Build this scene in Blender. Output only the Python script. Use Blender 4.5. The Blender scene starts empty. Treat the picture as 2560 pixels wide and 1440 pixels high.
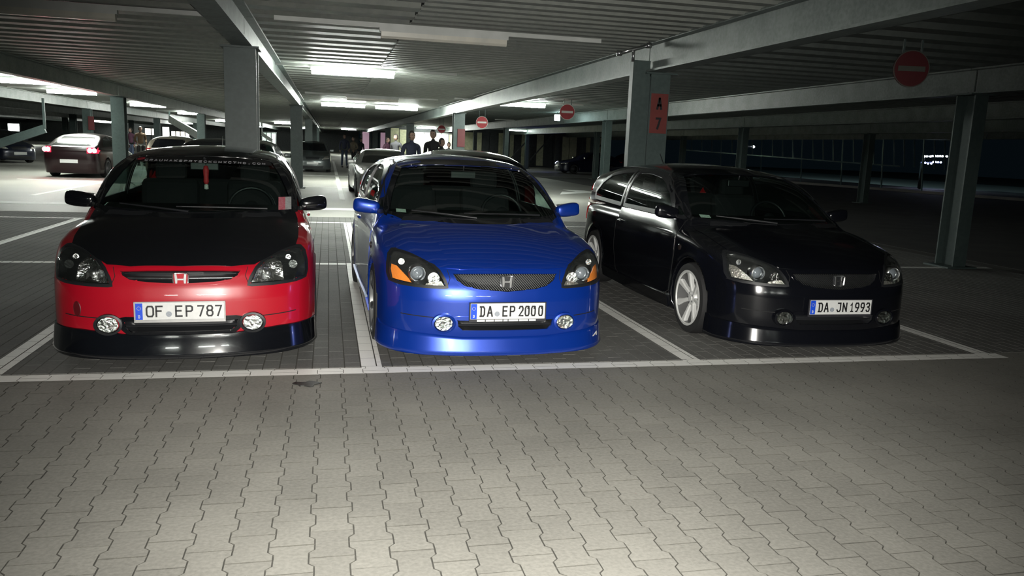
import bpy, bmesh, math, random
import numpy as np
from mathutils import Vector, Matrix
from mathutils.bvhtree import BVHTree
from mathutils.geometry import delaunay_2d_cdt
rnd = random.Random(7)
SC = bpy.context.scene
COL = SC.collection

# ------------------------------------------------------------------ camera, world, exposure
F, TH, RO, PSI, CH = 1991.0, .174, .040, .230, 1.482      # focal px, pitch, roll, yaw, height
fw = Vector((math.sin(PSI)*math.cos(TH), math.cos(PSI)*math.cos(TH), -math.sin(TH)))
rt = Vector((math.cos(PSI), -math.sin(PSI), 0)); up = rt.cross(fw)
RR = rt*math.cos(RO)+up*math.sin(RO); UU = up*math.cos(RO)-rt*math.sin(RO)
cd = bpy.data.cameras.new('camera'); cam = bpy.data.objects.new('camera', cd); COL.objects.link(cam)
m3 = Matrix((RR, UU, -fw)).transposed()
cam.matrix_world = Matrix.Translation((0, 0, CH)) @ m3.to_4x4()
cd.sensor_width = 36; cd.lens = F/2560*36; cd.clip_start = .05; cd.clip_end = 400
SC.camera = cam
W = bpy.data.worlds.new('night'); SC.world = W; W.use_nodes = True
bg = W.node_tree.nodes['Background']; bg.inputs[0].default_value = (.30, .62, .85, 1); bg.inputs[1].default_value = .0016
SC.view_settings.view_transform = 'Standard'; SC.view_settings.look = 'None'
SC.view_settings.exposure = 1.5; SC.view_settings.gamma = 1; SC.view_settings.use_curve_mapping = False
TUBE = 90.0
FLASH = 760.0          # the telephone's own flash, beside its lens
ld = bpy.data.lights.new('phone_flash', 'SPOT'); ld.energy = FLASH; ld.spot_size = 1.48; ld.spot_blend = 1.0; ld.shadow_soft_size = .006; ld.color = (1, .97, .90)
lo = bpy.data.objects.new('phone_flash', ld); COL.objects.link(lo); lo.matrix_world = Matrix.Translation(Vector((0, 0, CH))+RR*.018+UU*.012) @ m3.to_4x4() @ Matrix.Rotation(-.12, 4, 'X')
SC.cycles.max_bounces = 7; SC.cycles.diffuse_bounces = 3; SC.cycles.glossy_bounces = 4; SC.cycles.transparent_max_bounces = 12; SC.cycles.transmission_bounces = 4
SC.cycles.caustics_reflective = False; SC.cycles.caustics_refractive = False
SC.cycles.use_adaptive_sampling = True; SC.cycles.adaptive_threshold = .025
# ------------------------------------------------------------------ materials
MT = {}
def mat(name, col=(.5, .5, .5), rough=.5, metal=0., emit=None, estr=0., coat=0., noise=None, bump=None, alpha=1., spec=.5, trans=0.):
    if name in MT: return MT[name]
    m = bpy.data.materials.new(name); m.use_nodes = True; nt = m.node_tree; b = nt.nodes['Principled BSDF']
    b.inputs['Base Color'].default_value = (*col, 1); b.inputs['Roughness'].default_value = rough
    b.inputs['Metallic'].default_value = metal; b.inputs['Coat Weight'].default_value = coat
    b.inputs['Coat Roughness'].default_value = .03; b.inputs['Alpha'].default_value = alpha
    b.inputs['Specular IOR Level'].default_value = spec; b.inputs['Transmission Weight'].default_value = trans
    if emit: b.inputs['Emission Color'].default_value = (*emit, 1); b.inputs['Emission Strength'].default_value = estr
    if noise or bump:
        tc = nt.nodes.new('ShaderNodeTexCoord')
    if noise:      # (scale, col2, lo, hi, scale2)
        n = nt.nodes.new('ShaderNodeTexNoise'); n.inputs['Scale'].default_value = noise[0]; n.inputs['Detail'].default_value = 6
        nt.links.new(tc.outputs['Object'], n.inputs['Vector'])
        r = nt.nodes.new('ShaderNodeValToRGB'); r.color_ramp.elements[0].position = noise[2]; r.color_ramp.elements[1].position = noise[3]
        r.color_ramp.elements[0].color = (*noise[1], 1); r.color_ramp.elements[1].color = (*col, 1)
        nt.links.new(n.outputs['Fac'], r.inputs['Fac']); nt.links.new(r.outputs['Color'], b.inputs['Base Color'])
    if bump:       # (scale, strength)
        n = nt.nodes.new('ShaderNodeTexNoise'); n.inputs['Scale'].default_value = bump[0]; n.inputs['Detail'].default_value = 5
        nt.links.new(tc.outputs['Object'], n.inputs['Vector'])
        bp = nt.nodes.new('ShaderNodeBump'); bp.inputs['Strength'].default_value = bump[1]; bp.inputs['Distance'].default_value = .01
        nt.links.new(n.outputs['Fac'], bp.inputs['Height']); nt.links.new(bp.outputs['Normal'], b.inputs['Normal'])
    MT[name] = m; return m

def link(name, me, mt=None, parent=None, smooth=False):
    o = bpy.data.objects.new(name, me); COL.objects.link(o)
    if mt is not None and not len(me.materials): me.materials.append(mt)
    elif mt is not None: o.material_slots[0].link = 'OBJECT'; o.material_slots[0].material = mt
    if parent: o.parent = parent
    if smooth: me.polygons.foreach_set('use_smooth', [True]*len(me.polygons))
    return o
def empty(name, loc=(0, 0, 0), rz=0., parent=None):
    o = bpy.data.objects.new(name, None); COL.objects.link(o); o.location = loc; o.rotation_euler[2] = rz; o.empty_display_size = .1
    if parent: o.parent = parent
    return o
def tag(o, label=None, cat=None, group=None, kind=None):
    if label: o['label'] = label
    if cat: o['category'] = cat
    if group: o['group'] = group
    if kind: o['kind'] = kind
    return o

class MB:
    """mesh builder: collects shapes, builds one mesh"""
    def __init__(s): s.v = []; s.f = []
    def add(s, v, f):
        k = len(s.v); s.v += [tuple(p) for p in v]; s.f += [tuple(i+k for i in q) for q in f]; return s
    def box(s, c, d, rz=0., M=None):
        x, y, z = d[0]/2, d[1]/2, d[2]/2
        v = [Vector((a*x, b*y, e*z)) for e in (-1, 1) for b in (-1, 1) for a in (-1, 1)]
        R = M if M is not None else Matrix.Rotation(rz, 3, 'Z')
        v = [R @ p + Vector(c) for p in v]
        return s.add(v, [(0, 2, 3, 1), (4, 5, 7, 6), (0, 1, 5, 4), (2, 6, 7, 3), (0, 4, 6, 2), (1, 3, 7, 5)])
    def bar(s, a, b, w, h=None, upv=(0, 0, 1)):
        a, b = Vector(a), Vector(b); d = b-a; L = d.length; d.normalize(); u = Vector(upv)
        if abs(d.dot(u)) > .99: u = Vector((1, 0, 0))
        x = d.cross(u).normalized(); z = x.cross(d); M = Matrix((x, d, z)).transposed()
        return s.box((a+b)/2, (w, L, h or w), M=M)
    def tube(s, pts, r, n=10, cap=True):
        pts = [Vector(p) for p in pts]; rs = r if isinstance(r, (list, tuple)) else [r]*len(pts)
        V = []; x0 = None
        for i, p in enumerate(pts):
            d = (pts[min(i+1, len(pts)-1)]-pts[max(i-1, 0)]).normalized()
            if x0 is None: x0 = d.orthogonal().normalized()
            x0 = (x0-d*x0.dot(d)).normalized(); y0 = d.cross(x0)
            V += [p+(x0*math.cos(t*2*math.pi/n)+y0*math.sin(t*2*math.pi/n))*rs[i] for t in range(n)]
        Fc = []
        for i in range(len(pts)-1):
            for t in range(n): Fc.append((i*n+t, i*n+(t+1) % n, (i+1)*n+(t+1) % n, (i+1)*n+t))
        if cap: Fc.append(tuple(range(n-1, -1, -1))); Fc.append(tuple((len(pts)-1)*n+t for t in range(n)))
        return s.add(V, Fc)
    def lathe(s, prof, n=32, M=None, close=False, cap=True):
        """prof [(r,h)] about local Z"""
        M = M or Matrix.Identity(4); V = []
        for r, h in prof: V += [M @ Vector((r*math.cos(t*2*math.pi/n), r*math.sin(t*2*math.pi/n), h)) for t in range(n)]
        Fc = []; k = len(prof)
        for i in range(k if close else k-1):
            j = (i+1) % k
            for t in range(n): Fc.append((i*n+t, i*n+(t+1) % n, j*n+(t+1) % n, j*n+t))
        if not close and cap:
            if prof[0][0] > 1e-4: Fc.append(tuple(range(n-1, -1, -1)))
            if prof[-1][0] > 1e-4: Fc.append(tuple((k-1)*n+t for t in range(n)))
        return s.add(V, Fc)
    def prism(s, poly, z0, z1, M=None):
        M = M or Matrix.Identity(4); n = len(poly)
        V = [M @ Vector((p[0], p[1], z0)) for p in poly]+[M @ Vector((p[0], p[1], z1)) for p in poly]
        return s.add(V, [tuple(range(n-1, -1, -1)), tuple(range(n, 2*n))]+[(i, (i+1) % n, n+(i+1) % n, n+i) for i in range(n)])
    def mesh(s, name): 
        me = bpy.data.meshes.new(name); me.from_pydata([tuple(p) for p in s.v], [], s.f); me.update(); return me
    def build(s, name, mt, parent=None, smooth=False, bevel=0.):
        o = link(name, s.mesh(name), mt, parent, smooth)
        if bevel:
            b = o.modifiers.new('b', 'BEVEL'); b.width = bevel; b.segments = 2; b.limit_method = 'ANGLE'
        return o
def autosmooth(o, ang=40):
    me = o.data; bm = bmesh.new(); bm.from_mesh(me)
    bmesh.ops.recalc_face_normals(bm, faces=bm.faces)
    for e in bm.edges: e.smooth = e.calc_face_angle(3.2) < math.radians(ang) if len(e.link_faces) == 2 else True
    for f in bm.faces: f.smooth = True
    bm.to_mesh(me); bm.free(); return o

# ------------------------------------------------------------------ implicit car body, polygonised with surface nets
def smax(a, b, k):
    h = np.clip(.5+.5*(a-b)/k, 0, 1); return a*h+b*(1-h)+k*h*(1-h)
def smin(a, b, k): return -smax(-a, -b, k)
def interp(x, pts):
    """smooth (monotone cubic) interpolation through points"""
    P = np.array(pts, float); X, Y = P[:, 0], P[:, 1]; d = np.diff(Y)/np.diff(X); m = np.zeros(len(X))
    m[1:-1] = np.where(d[:-1]*d[1:] > 0, 2*d[:-1]*d[1:]/(d[:-1]+d[1:]+1e-12), 0); m[0] = d[0]; m[-1] = d[-1]
    xc = np.clip(x, X[0], X[-1]); i = np.clip(np.searchsorted(X, xc)-1, 0, len(X)-2); h = X[i+1]-X[i]; t = (xc-X[i])/h
    return (2*t**3-3*t**2+1)*Y[i]+(t**3-2*t**2+t)*h*m[i]+(-2*t**3+3*t**2)*Y[i+1]+(t**3-t**2)*h*m[i+1]

def nets(fn, xs, ys, zs, newton=3):
    X, Y, Z = np.meshgrid(xs, ys, zs, indexing='ij'); f = fn(X, Y, Z)
    s = f < 0
    n0, n1, n2 = len(xs)-1, len(ys)-1, len(zs)-1
    cnt = np.zeros((n0, n1, n2), np.int32); acc = np.zeros((n0, n1, n2, 3)); ne = np.zeros((n0, n1, n2))
    for a in (0, 1):
        for b in (0, 1):
            for c in (0, 1): cnt += s[a:n0+a, b:n1+b, c:n2+c]
    act = (cnt > 0) & (cnt < 8)
    C = (xs, ys, zs)
    for ax in range(3):
        for a in (0, 1):
            for b in (0, 1):
                o0 = [0, 0, 0]; oth = [k for k in range(3) if k != ax]; o0[oth[0]] = a; o0[oth[1]] = b; o1 = list(o0); o1[ax] = 1
                g = lambda o: f[o[0]:n0+o[0], o[1]:n1+o[1], o[2]:n2+o[2]]
                f0, f1 = g(o0), g(o1); cr = ((f0 < 0) != (f1 < 0)) & act
                t = np.where(cr, f0/np.where(cr, f0-f1, 1), 0)
                for k in range(3):
                    arr = C[k]; sh = [1, 1, 1]; sh[k] = -1; lo = arr[:-1].reshape(sh); hi = arr[1:].reshape(sh)
                    if k == ax: p = lo+(hi-lo)*t
                    else: p = np.broadcast_to(hi if o0[k] else lo, t.shape)
                    acc[..., k] += np.where(cr, p, 0)
                ne += cr
    idx = -np.ones((n0, n1, n2), np.int64); w = np.argwhere(act); idx[act] = np.arange(len(w))
    V = acc[act]/np.maximum(ne[act], 1)[:, None]
    Fq = []
    for ax in range(3):
        sl0 = [slice(None)]*3; sl1 = [slice(None)]*3; sl0[ax] = slice(0, -1); sl1[ax] = slice(1, None)
        a, b = s[tuple(sl0)], s[tuple(sl1)]; cr = a != b
        oth = [k for k in range(3) if k != ax]
        for k in oth:
            q = [slice(None)]*3; q[k] = 0; cr[tuple(q)] = False; q[k] = -1; cr[tuple(q)] = False
        e = np.argwhere(cr); fl = a[cr]
        d1 = np.zeros(3, int); d1[oth[0]] = 1; d2 = np.zeros(3, int); d2[oth[1]] = 1
        g = lambda p: idx[p[:, 0], p[:, 1], p[:, 2]]
        q = np.stack([g(e-d1-d2), g(e-d2), g(e), g(e-d1)], 1)
        if ax == 1: fl = ~fl
        q[~fl] = q[~fl][:, ::-1]; Fq.append(q)
    Fq = np.concatenate(Fq); Fq = Fq[(Fq >= 0).all(1)]
    def grad(P, h=1e-3):
        G = np.zeros_like(P)
        for k in range(3):
            a = P.copy(); a[:, k] += h; b = P.copy(); b[:, k] -= h
            G[:, k] = (fn(*a.T)-fn(*b.T))/(2*h)
        return G
    for _ in range(newton):
        G = grad(V); g2 = (G*G).sum(1); st = fn(*V.T)/np.maximum(g2, .05); dV = G*st[:, None]
        L = np.linalg.norm(dV, axis=1); dV *= np.minimum(1, .01/np.maximum(L, 1e-9))[:, None]; V = V-dV
    N = grad(V, 4e-3); N /= np.maximum(np.linalg.norm(N, axis=1), 1e-9)[:, None]
    return V, Fq, N

class CarDef: pass
def civic_def(**kw):
    c = CarDef()
    c.L = 4.13; c.wx = .8475
    c.top = [(-.2, .60), (0, .645), (.08, .672), (.15, .70), (.3, .765), (.5, .83), (.7, .882), (.9, .925), (1.1, .955), (1.35, .965), (2, .965), (4.3, .955)]
    c.wid = [(-.1, .85), (.5, .85), (.85, .8475), (1.5, .842), (2.5, .8475), (3.4, .842), (3.9, .80), (4.2, .76)]
    c.plan = [(-.2, .008), (0, 0), (.2, .008), (.35, .028), (.5, .065), (.62, .12), (.72, .21), (.78, .31), (.82, .43), (.85, .62), (.9, 1.2)]
    c.fq = [(.08, .10), (.13, .05), (.2, .012), (.3, 0), (.44, 0), (.52, .010), (.58, .030), (.66, .065), (.74, .14), (.9, .4), (1.2, 1.0)]
    c.rear = [(.1, 4.02), (.3, 4.10), (.5, 4.13), (.62, 4.10), (.9, 4.05), (1.0, 4.03), (1.24, 3.92), (1.36, 3.86), (1.5, 3.8)]
    c.rplan = [(-.5, .02), (0, 0), (.5, .02), (.7, .08), (.8, .2), (.9, .5)]
    c.ws = [(.7, .78), (.955, 1.04), (1.06, 1.22), (1.2, 1.50), (1.29, 1.74), (1.36, 2.02), (1.5, 3.2)]     # windscreen u at z
    c.wplan = [(-.3, .03), (0, 0), (.3, .03), (.5, .09), (.65, .19), (.8, .42)]
    c.roof = [(1.2, 1.24), (1.7, 1.31), (2.0, 1.365), (2.3, 1.388), (2.7, 1.395), (3.2, 1.375), (3.7, 1.315), (4.0, 1.26)]
    c.gx = [(.8, .80), (.95, .775), (1.05, .752), (1.15, .718), (1.25, .665), (1.32, .605), (1.38, .52), (1.45, .35)]
    c.hoodc = .085; c.roofc = .06; c.wheels = (.84, 3.41); c.wr = .335; c.zb = .135; c.crown = True
    for k, v in kw.items(): setattr(c, k, v)
    return c
def car_fn(c):
    def fn(x, u, z):
        q = np.abs(x)
        X = interp(u, c.wid)-interp(z, [(.1, .055), (.16, .02), (.28, 0), (.55, 0), (.62, .004), (.75, .012), (.86, .030), (.95, .070), (1.1, .2)])
        side = q-X
        crown = np.where(u < 1.3, c.hoodc, c.hoodc)*(q/.78)**2.4
        if c.crown: crown = crown-.012*np.exp(-((q-.62)/.09)**2)*np.clip((u-.25)/.3, 0, 1)
        topf = (z-interp(u, c.top)+crown)*.96
        front = (interp(q, c.plan)+interp(z, c.fq)-u)/np.sqrt(1+np.clip((q-.4)*4, 0, 2.2)**2)
        rear = (u-interp(z, c.rear)+interp(q, c.rplan))*.9
        bot = c.zb-z
        low = smax(smax(side, topf, .07), smax(front, rear, .01), .05)
        low = smax(low, bot, .02)
        gs = q-interp(z, c.gx)*(1-.03*np.clip((u-2.2)/1.8, 0, 1)**2-.02*np.clip((1.8-u)/.8, 0, 1))
        gw = (interp(z, c.ws)+interp(q, c.wplan)-u)*.55
        gr = (z-interp(u, c.roof)+c.roofc*(q/.6)**2)
        gh = smax(smax(gs*.93, gr, .07), smax(gw, rear, .03), .03)
        gh = smax(gh, .85-z, .01)
        d = smin(low, gh, .025)
        for uw in c.wheels:
            r = np.sqrt((u-uw)**2+(z-.30)**2); fl = np.abs(r-c.wr-.012)
            d = d-.008*np.exp(-(fl/.03)**2)*(q > .6)*(z > .2)
            d = smax(d, np.minimum(c.wr-r, q-.58), .012)
        for (hx, hz0, hz1, dep) in getattr(c, 'holes', ()):
            b = np.maximum(np.maximum(q-hx, np.maximum(hz0-z, z-hz1)), u-dep); d = smax(d, -b, .012)
        return d
    return fn
def to_mesh(name, V, Fq, N):
    me = bpy.data.meshes.new(name); me.from_pydata(V.tolist(), [], Fq.tolist()); me.update()
    me.polygons.foreach_set('use_smooth', [True]*len(me.polygons)); me.normals_split_custom_set_from_vertices(N.tolist())
    return me
def pip(px, py, poly):
    """points in polygon, vectorised"""
    ins = np.zeros(px.shape, bool); n = len(poly)
    for i in range(n):
        x0, y0 = poly[i]; x1, y1 = poly[(i+1) % n]
        c = (y0 > py) != (y1 > py)
        ins ^= c & (px < (x1-x0)*(py-y0)/((y1-y0) if y1 != y0 else 1e-9)+x0)
    return ins
def round_poly(p, n=2):
    for _ in range(n):
        q = []
        for i in range(len(p)):
            a, b = Vector(p[i]).to_2d(), Vector(p[(i+1) % len(p)]).to_2d()
            q += [a*.8+b*.2, a*.2+b*.8]
        p = q
    return [tuple(v) for v in p]
def dense(p, st, closed=True):
    q = []
    for i in range(len(p) if closed else len(p)-1):
        a, b = Vector(p[i]).to_2d(), Vector(p[(i+1) % len(p)]).to_2d(); k = max(1, int((b-a).length/st+.5))
        q += [tuple(a+(b-a)*j/k) for j in range(k)]
    if not closed: q.append(tuple(p[-1]))
    return q
def offset_poly(p, d):
    """offset a closed polygon outward (d>0) along averaged normals"""
    n = len(p); A = sum(p[i][0]*p[(i+1) % n][1]-p[(i+1) % n][0]*p[i][1] for i in range(n)); sg = 1 if A > 0 else -1
    q = []
    for i in range(n):
        a, b, c = Vector(p[i-1]).to_2d(), Vector(p[i]).to_2d(), Vector(p[(i+1) % n]).to_2d()
        t = ((b-a).normalized()+(c-b).normalized()); t = t.normalized() if t.length > 1e-6 else (c-b).normalized()
        q.append((b.x+t.y*sg*d, b.y-t.x*sg*d))
    return q
def mirror(p): return [(-a, b) for a, b in reversed(p)]
class Proj:
    """casts 2D outlines on the car body; axis front (x,z), side+1/-1 (u,z), top (x,u), rear (x,z)"""
    def __init__(s, me): s.bvh = BVHTree.FromPolygons([tuple(v.co) for v in me.vertices], [tuple(p.vertices) for p in me.polygons])
    def pt(s, ax, a, b, off=0.):
        if ax == 'front': o, d = Vector((a, -1, b)), Vector((0, 1, 0))
        elif ax == 'rear': o, d = Vector((a, 6, b)), Vector((0, -1, 0))
        elif ax == 'top': o, d = Vector((a, b, 3)), Vector((0, 0, -1))
        elif ax == 'left': o, d = Vector((-2, a, b)), Vector((1, 0, 0))
        else: o, d = Vector((2, a, b)), Vector((-1, 0, 0))
        h, n, i, dist = s.bvh.ray_cast(o, d)
        if h is None:
            h, n, i, dist = s.bvh.find_nearest(o+d*1.5 if ax not in ('left', 'right') else Vector((-.8 if ax == 'left' else .8, a, b)))
        if n.dot(d) > 0: n = -n
        return h+n*off, n
    def patch(s, ax, poly, off=.004, step=.03, thick=0.):
        poly = dense(poly, step); n = len(poly); P = [Vector(p) for p in poly]
        xs = [p[0] for p in poly]; ys = [p[1] for p in poly]
        gx, gy = np.meshgrid(np.arange(min(xs)+step*.5, max(xs), step), np.arange(min(ys)+step*.5, max(ys), step))
        gx, gy = gx.ravel(), gy.ravel(); ok = pip(gx, gy, offset_poly(poly, -step*.45)) & pip(gx, gy, poly)
        P += [Vector((a, b)) for a, b in zip(gx[ok], gy[ok])]
        v, e, f, _, _, _ = delaunay_2d_cdt(P, [], [list(range(n))], 1, 1e-6)
        V = []; Nn = []
        for p in v:
            h, nn = s.pt(ax, p[0], p[1], off); V.append(h); Nn.append(nn)
        mb = MB(); nv = len(V)
        mb.add(V, f)
        if thick:
            mb.add([h-nn*thick for h, nn in zip(V, Nn)], [tuple(reversed(q)) for q in f])
            from collections import Counter
            ec = Counter(); 
            for q in f:
                for i in range(len(q)): ec[(q[i], q[(i+1) % len(q)])] += 1
            mb.f += [(b, a, a+nv, b+nv) for (a, b) in ec if (b, a) not in ec]
        return mb
    def band(s, ax, poly, w, off=.004, step=.02, thick=.006, inner=0.):
        """a raised rim that follows the outline; w wide, centred (inner shifts it)"""
        p = dense(poly, step); a = offset_poly(p, w/2-inner); b = offset_poly(p, -w/2-inner); n = len(p)
        V = []; lay = []
        for q, o in ((a, off-thick), (a, off), (b, off), (b, off-thick)):
            lay.append([s.pt(ax, x, y, o)[0] for x, y in q])
        mb = MB()
        for L in lay: V += L
        Fc = []
        for k in range(4):
            for i in range(n): Fc.append((k*n+i, k*n+(i+1) % n, ((k+1) % 4)*n+(i+1) % n, ((k+1) % 4)*n+i))
        return mb.add(V, Fc)
    def strip(s, ax, path, w, off=.003, step=.02, thick=.004):
        p = dense(path, step, False); L, Rr = [], []
        for i, (x, y) in enumerate(p):
            a, b = p[max(i-1, 0)], p[min(i+1, len(p)-1)]; t = (Vector(b)-Vector(a)).to_2d().normalized(); nx = (-t.y, t.x)
            L.append((x+nx[0]*w/2, y+nx[1]*w/2)); Rr.append((x-nx[0]*w/2, y-nx[1]*w/2))
        V = [s.pt(ax, *q, off)[0] for q in L]+[s.pt(ax, *q, off)[0] for q in Rr]+[s.pt(ax, *q, off-thick)[0] for q in Rr]+[s.pt(ax, *q, off-thick)[0] for q in L]
        n = len(p); Fc = []
        for k in range(4):
            for i in range(n-1): Fc.append((k*n+i, k*n+i+1, ((k+1) % 4)*n+i+1, ((k+1) % 4)*n+i))
        Fc += [(0, n, 2*n, 3*n), (n-1, 4*n-1, 3*n-1, 2*n-1)]
        return MB().add(V, Fc)
# ------------------------------------------------------------------ helpers that turn photo measurements into places
def ray(x, y): return fw+RR*((x-1280)/F)-UU*((y-720)/F)
def atz(x, y, z=0.):
    d = ray(x, y); return Vector((0, 0, CH))+d*((z-CH)/d.z)
def atY(x, y, Y):
    d = ray(x, y); return Vector((0, 0, CH))+d*(Y/d.y)
def posmat(name, col, col2, rough, sc=(1.3, 60), bump=.25, rand=0., spec=.5, marks=None):
    """concrete-like material in world coordinates"""
    m = bpy.data.materials.new(name); m.use_nodes = True; nt = m.node_tree; b = nt.nodes['Principled BSDF']; L = nt.links.new
    g = nt.nodes.new('ShaderNodeNewGeometry')
    n1 = nt.nodes.new('ShaderNodeTexNoise'); n1.inputs['Scale'].default_value = sc[0]; n1.inputs['Detail'].default_value = 5; L(g.outputs['Position'], n1.inputs['Vector'])
    n2 = nt.nodes.new('ShaderNodeTexNoise'); n2.inputs['Scale'].default_value = sc[1]; n2.inputs['Detail'].default_value = 4; L(g.outputs['Position'], n2.inputs['Vector'])
    a = nt.nodes.new('ShaderNodeMath'); a.operation = 'MULTIPLY_ADD'; a.inputs[1].default_value = .45; L(n2.outputs['Fac'], a.inputs[0]); 
    a2 = nt.nodes.new('ShaderNodeMath'); a2.operation = 'MULTIPLY'; a2.inputs[1].default_value = .55; L(n1.outputs['Fac'], a2.inputs[0]); L(a2.outputs[0], a.inputs[2])
    r = nt.nodes.new('ShaderNodeValToRGB'); r.color_ramp.elements[0].position = .38; r.color_ramp.elements[1].position = .60
    r.color_ramp.elements[0].color = (*col2, 1); r.color_ramp.elements[1].color = (*col, 1); L(a.outputs[0], r.inputs['Fac'])
    out = r.outputs['Color']
    if rand:
        oi = nt.nodes.new('ShaderNodeObjectInfo'); mr = nt.nodes.new('ShaderNodeMapRange'); mr.inputs['To Min'].default_value = 1-rand; mr.inputs['To Max'].default_value = 1+rand*.6
        L(oi.outputs['Random'], mr.inputs['Value']); mx = nt.nodes.new('ShaderNodeVectorMath'); mx.operation = 'SCALE'; L(out, mx.inputs[0]); L(mr.outputs[0], mx.inputs['Scale']); out = mx.outputs[0]
    L(out, b.inputs['Base Color']); b.inputs['Roughness'].default_value = rough; b.inputs['Specular IOR Level'].default_value = spec
    bp = nt.nodes.new('ShaderNodeBump'); bp.inputs['Strength'].default_value = bump; bp.inputs['Distance'].default_value = .004; L(n2.outputs['Fac'], bp.inputs['Height']); L(bp.outputs['Normal'], b.inputs['Normal'])
    MT[name] = m; return m
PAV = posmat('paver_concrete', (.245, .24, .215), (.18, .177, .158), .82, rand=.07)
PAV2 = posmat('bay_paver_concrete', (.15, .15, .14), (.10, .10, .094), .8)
DARKG = posmat('dark_ground', (.055, .055, .05), (.03, .03, .028), .85)  # darker tone for the ground on the right
JOI = posmat('joint_sand', (.075, .073, .062), (.045, .044, .038), .95)
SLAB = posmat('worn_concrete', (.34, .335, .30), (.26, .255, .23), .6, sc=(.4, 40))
LINE = posmat('line_paint', (.95, .95, .91), (.90, .90, .86), .6, sc=(2, 50), bump=.15)
DECK2 = posmat('deck_steel_shaded', (.13, .15, .14), (.09, .105, .10), .6, sc=(.5, 12), bump=.1)  # same deck steel, darkened: shade of the right bays put into its colour
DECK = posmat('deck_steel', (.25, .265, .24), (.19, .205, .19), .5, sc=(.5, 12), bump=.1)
BEAM = posmat('galvanised_steel', (.175, .205, .195), (.105, .13, .122), .45, sc=(3, 25), bump=.1)
COLM = posmat('column_steel', (.062, .088, .084), (.045, .066, .064), .5, sc=(2, 20), bump=.1)
WALL = posmat('cladding', (.50, .50, .33), (.32, .34, .22), .7, sc=(.3, 6), bump=.1)
DARKW = posmat('dark_wall', (.05, .055, .055), (.03, .035, .035), .8, sc=(.3, 6), bump=.1)
LAMPM = mat('lamp_glow', (1, 1, 1), .5, emit=(.94, 1., .92), estr=TUBE)
DEAD = mat('dead_tube', (.62, .60, .52), .3, noise=(5, (.5, .5, .45), .3, .7)); HOUS = mat('lamp_housing_white', (.55, .57, .55), .5, noise=(5, (.45, .47, .45), .3, .7))

# ------------------------------------------------------------------ floor: sand bed, pavers, slab, painted lines
fl = MB()
def quad(mb, x0, x1, y0, y1, z): mb.add([(x0, y0, z), (x1, y0, z), (x1, y1, z), (x0, y1, z)], [(0, 1, 2, 3)])
fl.box((0, 52.5, -.106), (110, 150, .20))
floor = tag(fl.build('floor', JOI), kind='structure')
sl = MB(); sl.box((0, 71.8, -.026), (108, 111.4, .05)).box((-31.0, 0, -.026), (46, 32.2, .05)).build('floor_slab', SLAB, floor); MB().box((31.5, 0, -.026), (43, 32.2, .05)).box((26, 29, -.0245), (30, 26, .05)).build('dark_ground_area', DARKG, floor)
def bone(cx, cy, g=.0019):
    h, w, n, t = .1-g, .0825-g, .0625-g, .010
    R = [(w, -h), (w, -.05-t), (n, -.05+t), (n, .05-t), (w, .05+t), (w, h)]
    return [(cx+x, cy+y) for x, y in R]+[(cx-x, cy+y) for x, y in reversed(R)]
def stone(mb, P, z=0., c=.0012, jit=0.):
    P = offset_poly(P, 0); I = offset_poly(P, -c); n = len(P)
    V = [(x, y, z-.012) for x, y in P]+[(x, y, z-c*.8) for x, y in P]+[(x, y, z) for x, y in I]
    mb.add(V, [(i, (i+1) % n, n+(i+1) % n, n+i) for i in range(n)]+[(n+i, n+(i+1) % n, 2*n+(i+1) % n, 2*n+i) for i in range(n)]+[tuple(2*n+i for i in range(n))])
def clip(P, x0, x1, y0, y1):
    for ax, v, s in ((0, x0, 1), (0, x1, -1), (1, y0, 1), (1, y1, -1)):
        Q = []
        for i in range(len(P)):
            a, b = P[i-1], P[i]; ia, ib = s*(a[ax]-v) >= 0, s*(b[ax]-v) >= 0
            if ia != ib:
                t = (v-a[ax])/(b[ax]-a[ax]); Q.append((a[0]+(b[0]-a[0])*t, a[1]+(b[1]-a[1])*t))
            if ib: Q.append(b)
        P = Q
        if len(P) < 3: return None
    return P
def project(p):
    d = Vector(p)-Vector((0, 0, CH)); a = d.dot(fw); return 1280+F*d.dot(RR)/a, 720-F*d.dot(UU)/a, a
stones = []
for i in range(-56, 62):
    cx = -.1325+i*.145
    for j in range(0, 18):
        cy = 2.0-.0605+(.1 if i % 2 else 0)+j*.2
        if cy > 5.33: continue
        stones.append((cx, cy))
def inframe(c):
    x, y, a = project((c[0], c[1], 0)); return a > .3 and -80 < x < 2640 and y < 1520
vis = sorted([s for s in stones if inframe(s) and s[1] < 5.1], key=lambda s: s[0]**2+s[1]**2+CH**2)
near = set(vis[:300]); base = MB(); stone(base, bone(0, 0)); bmesh_ = base.mesh('paver')
for s in vis[:300]:
    o = link('paver', bmesh_, None, floor); o.location = (s[0], s[1], -rnd.random()*.0018); o.rotation_euler = (rnd.uniform(-.004, .004), rnd.uniform(-.004, .004), 0)
bmesh_.materials.append(PAV); bmesh_.materials.append(JOI)
for f in bmesh_.polygons: f.material_index = 0 if f.normal.z > .9 else 1
fld = MB(); paint_src = []
for s in stones:
    P = bone(*s)
    if s[1] > 5.13: P = clip(P, -99, 99, 0, 5.243)
    if not P: continue
    paint_src.append(P)
    if s not in near: stone(fld, P, -rnd.random()*.0018)
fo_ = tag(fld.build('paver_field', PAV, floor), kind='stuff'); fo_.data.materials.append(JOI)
for f in fo_.data.polygons: f.material_index = 0 if f.normal.z > .9 else 1
rf = MB(); nx = 0
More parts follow.
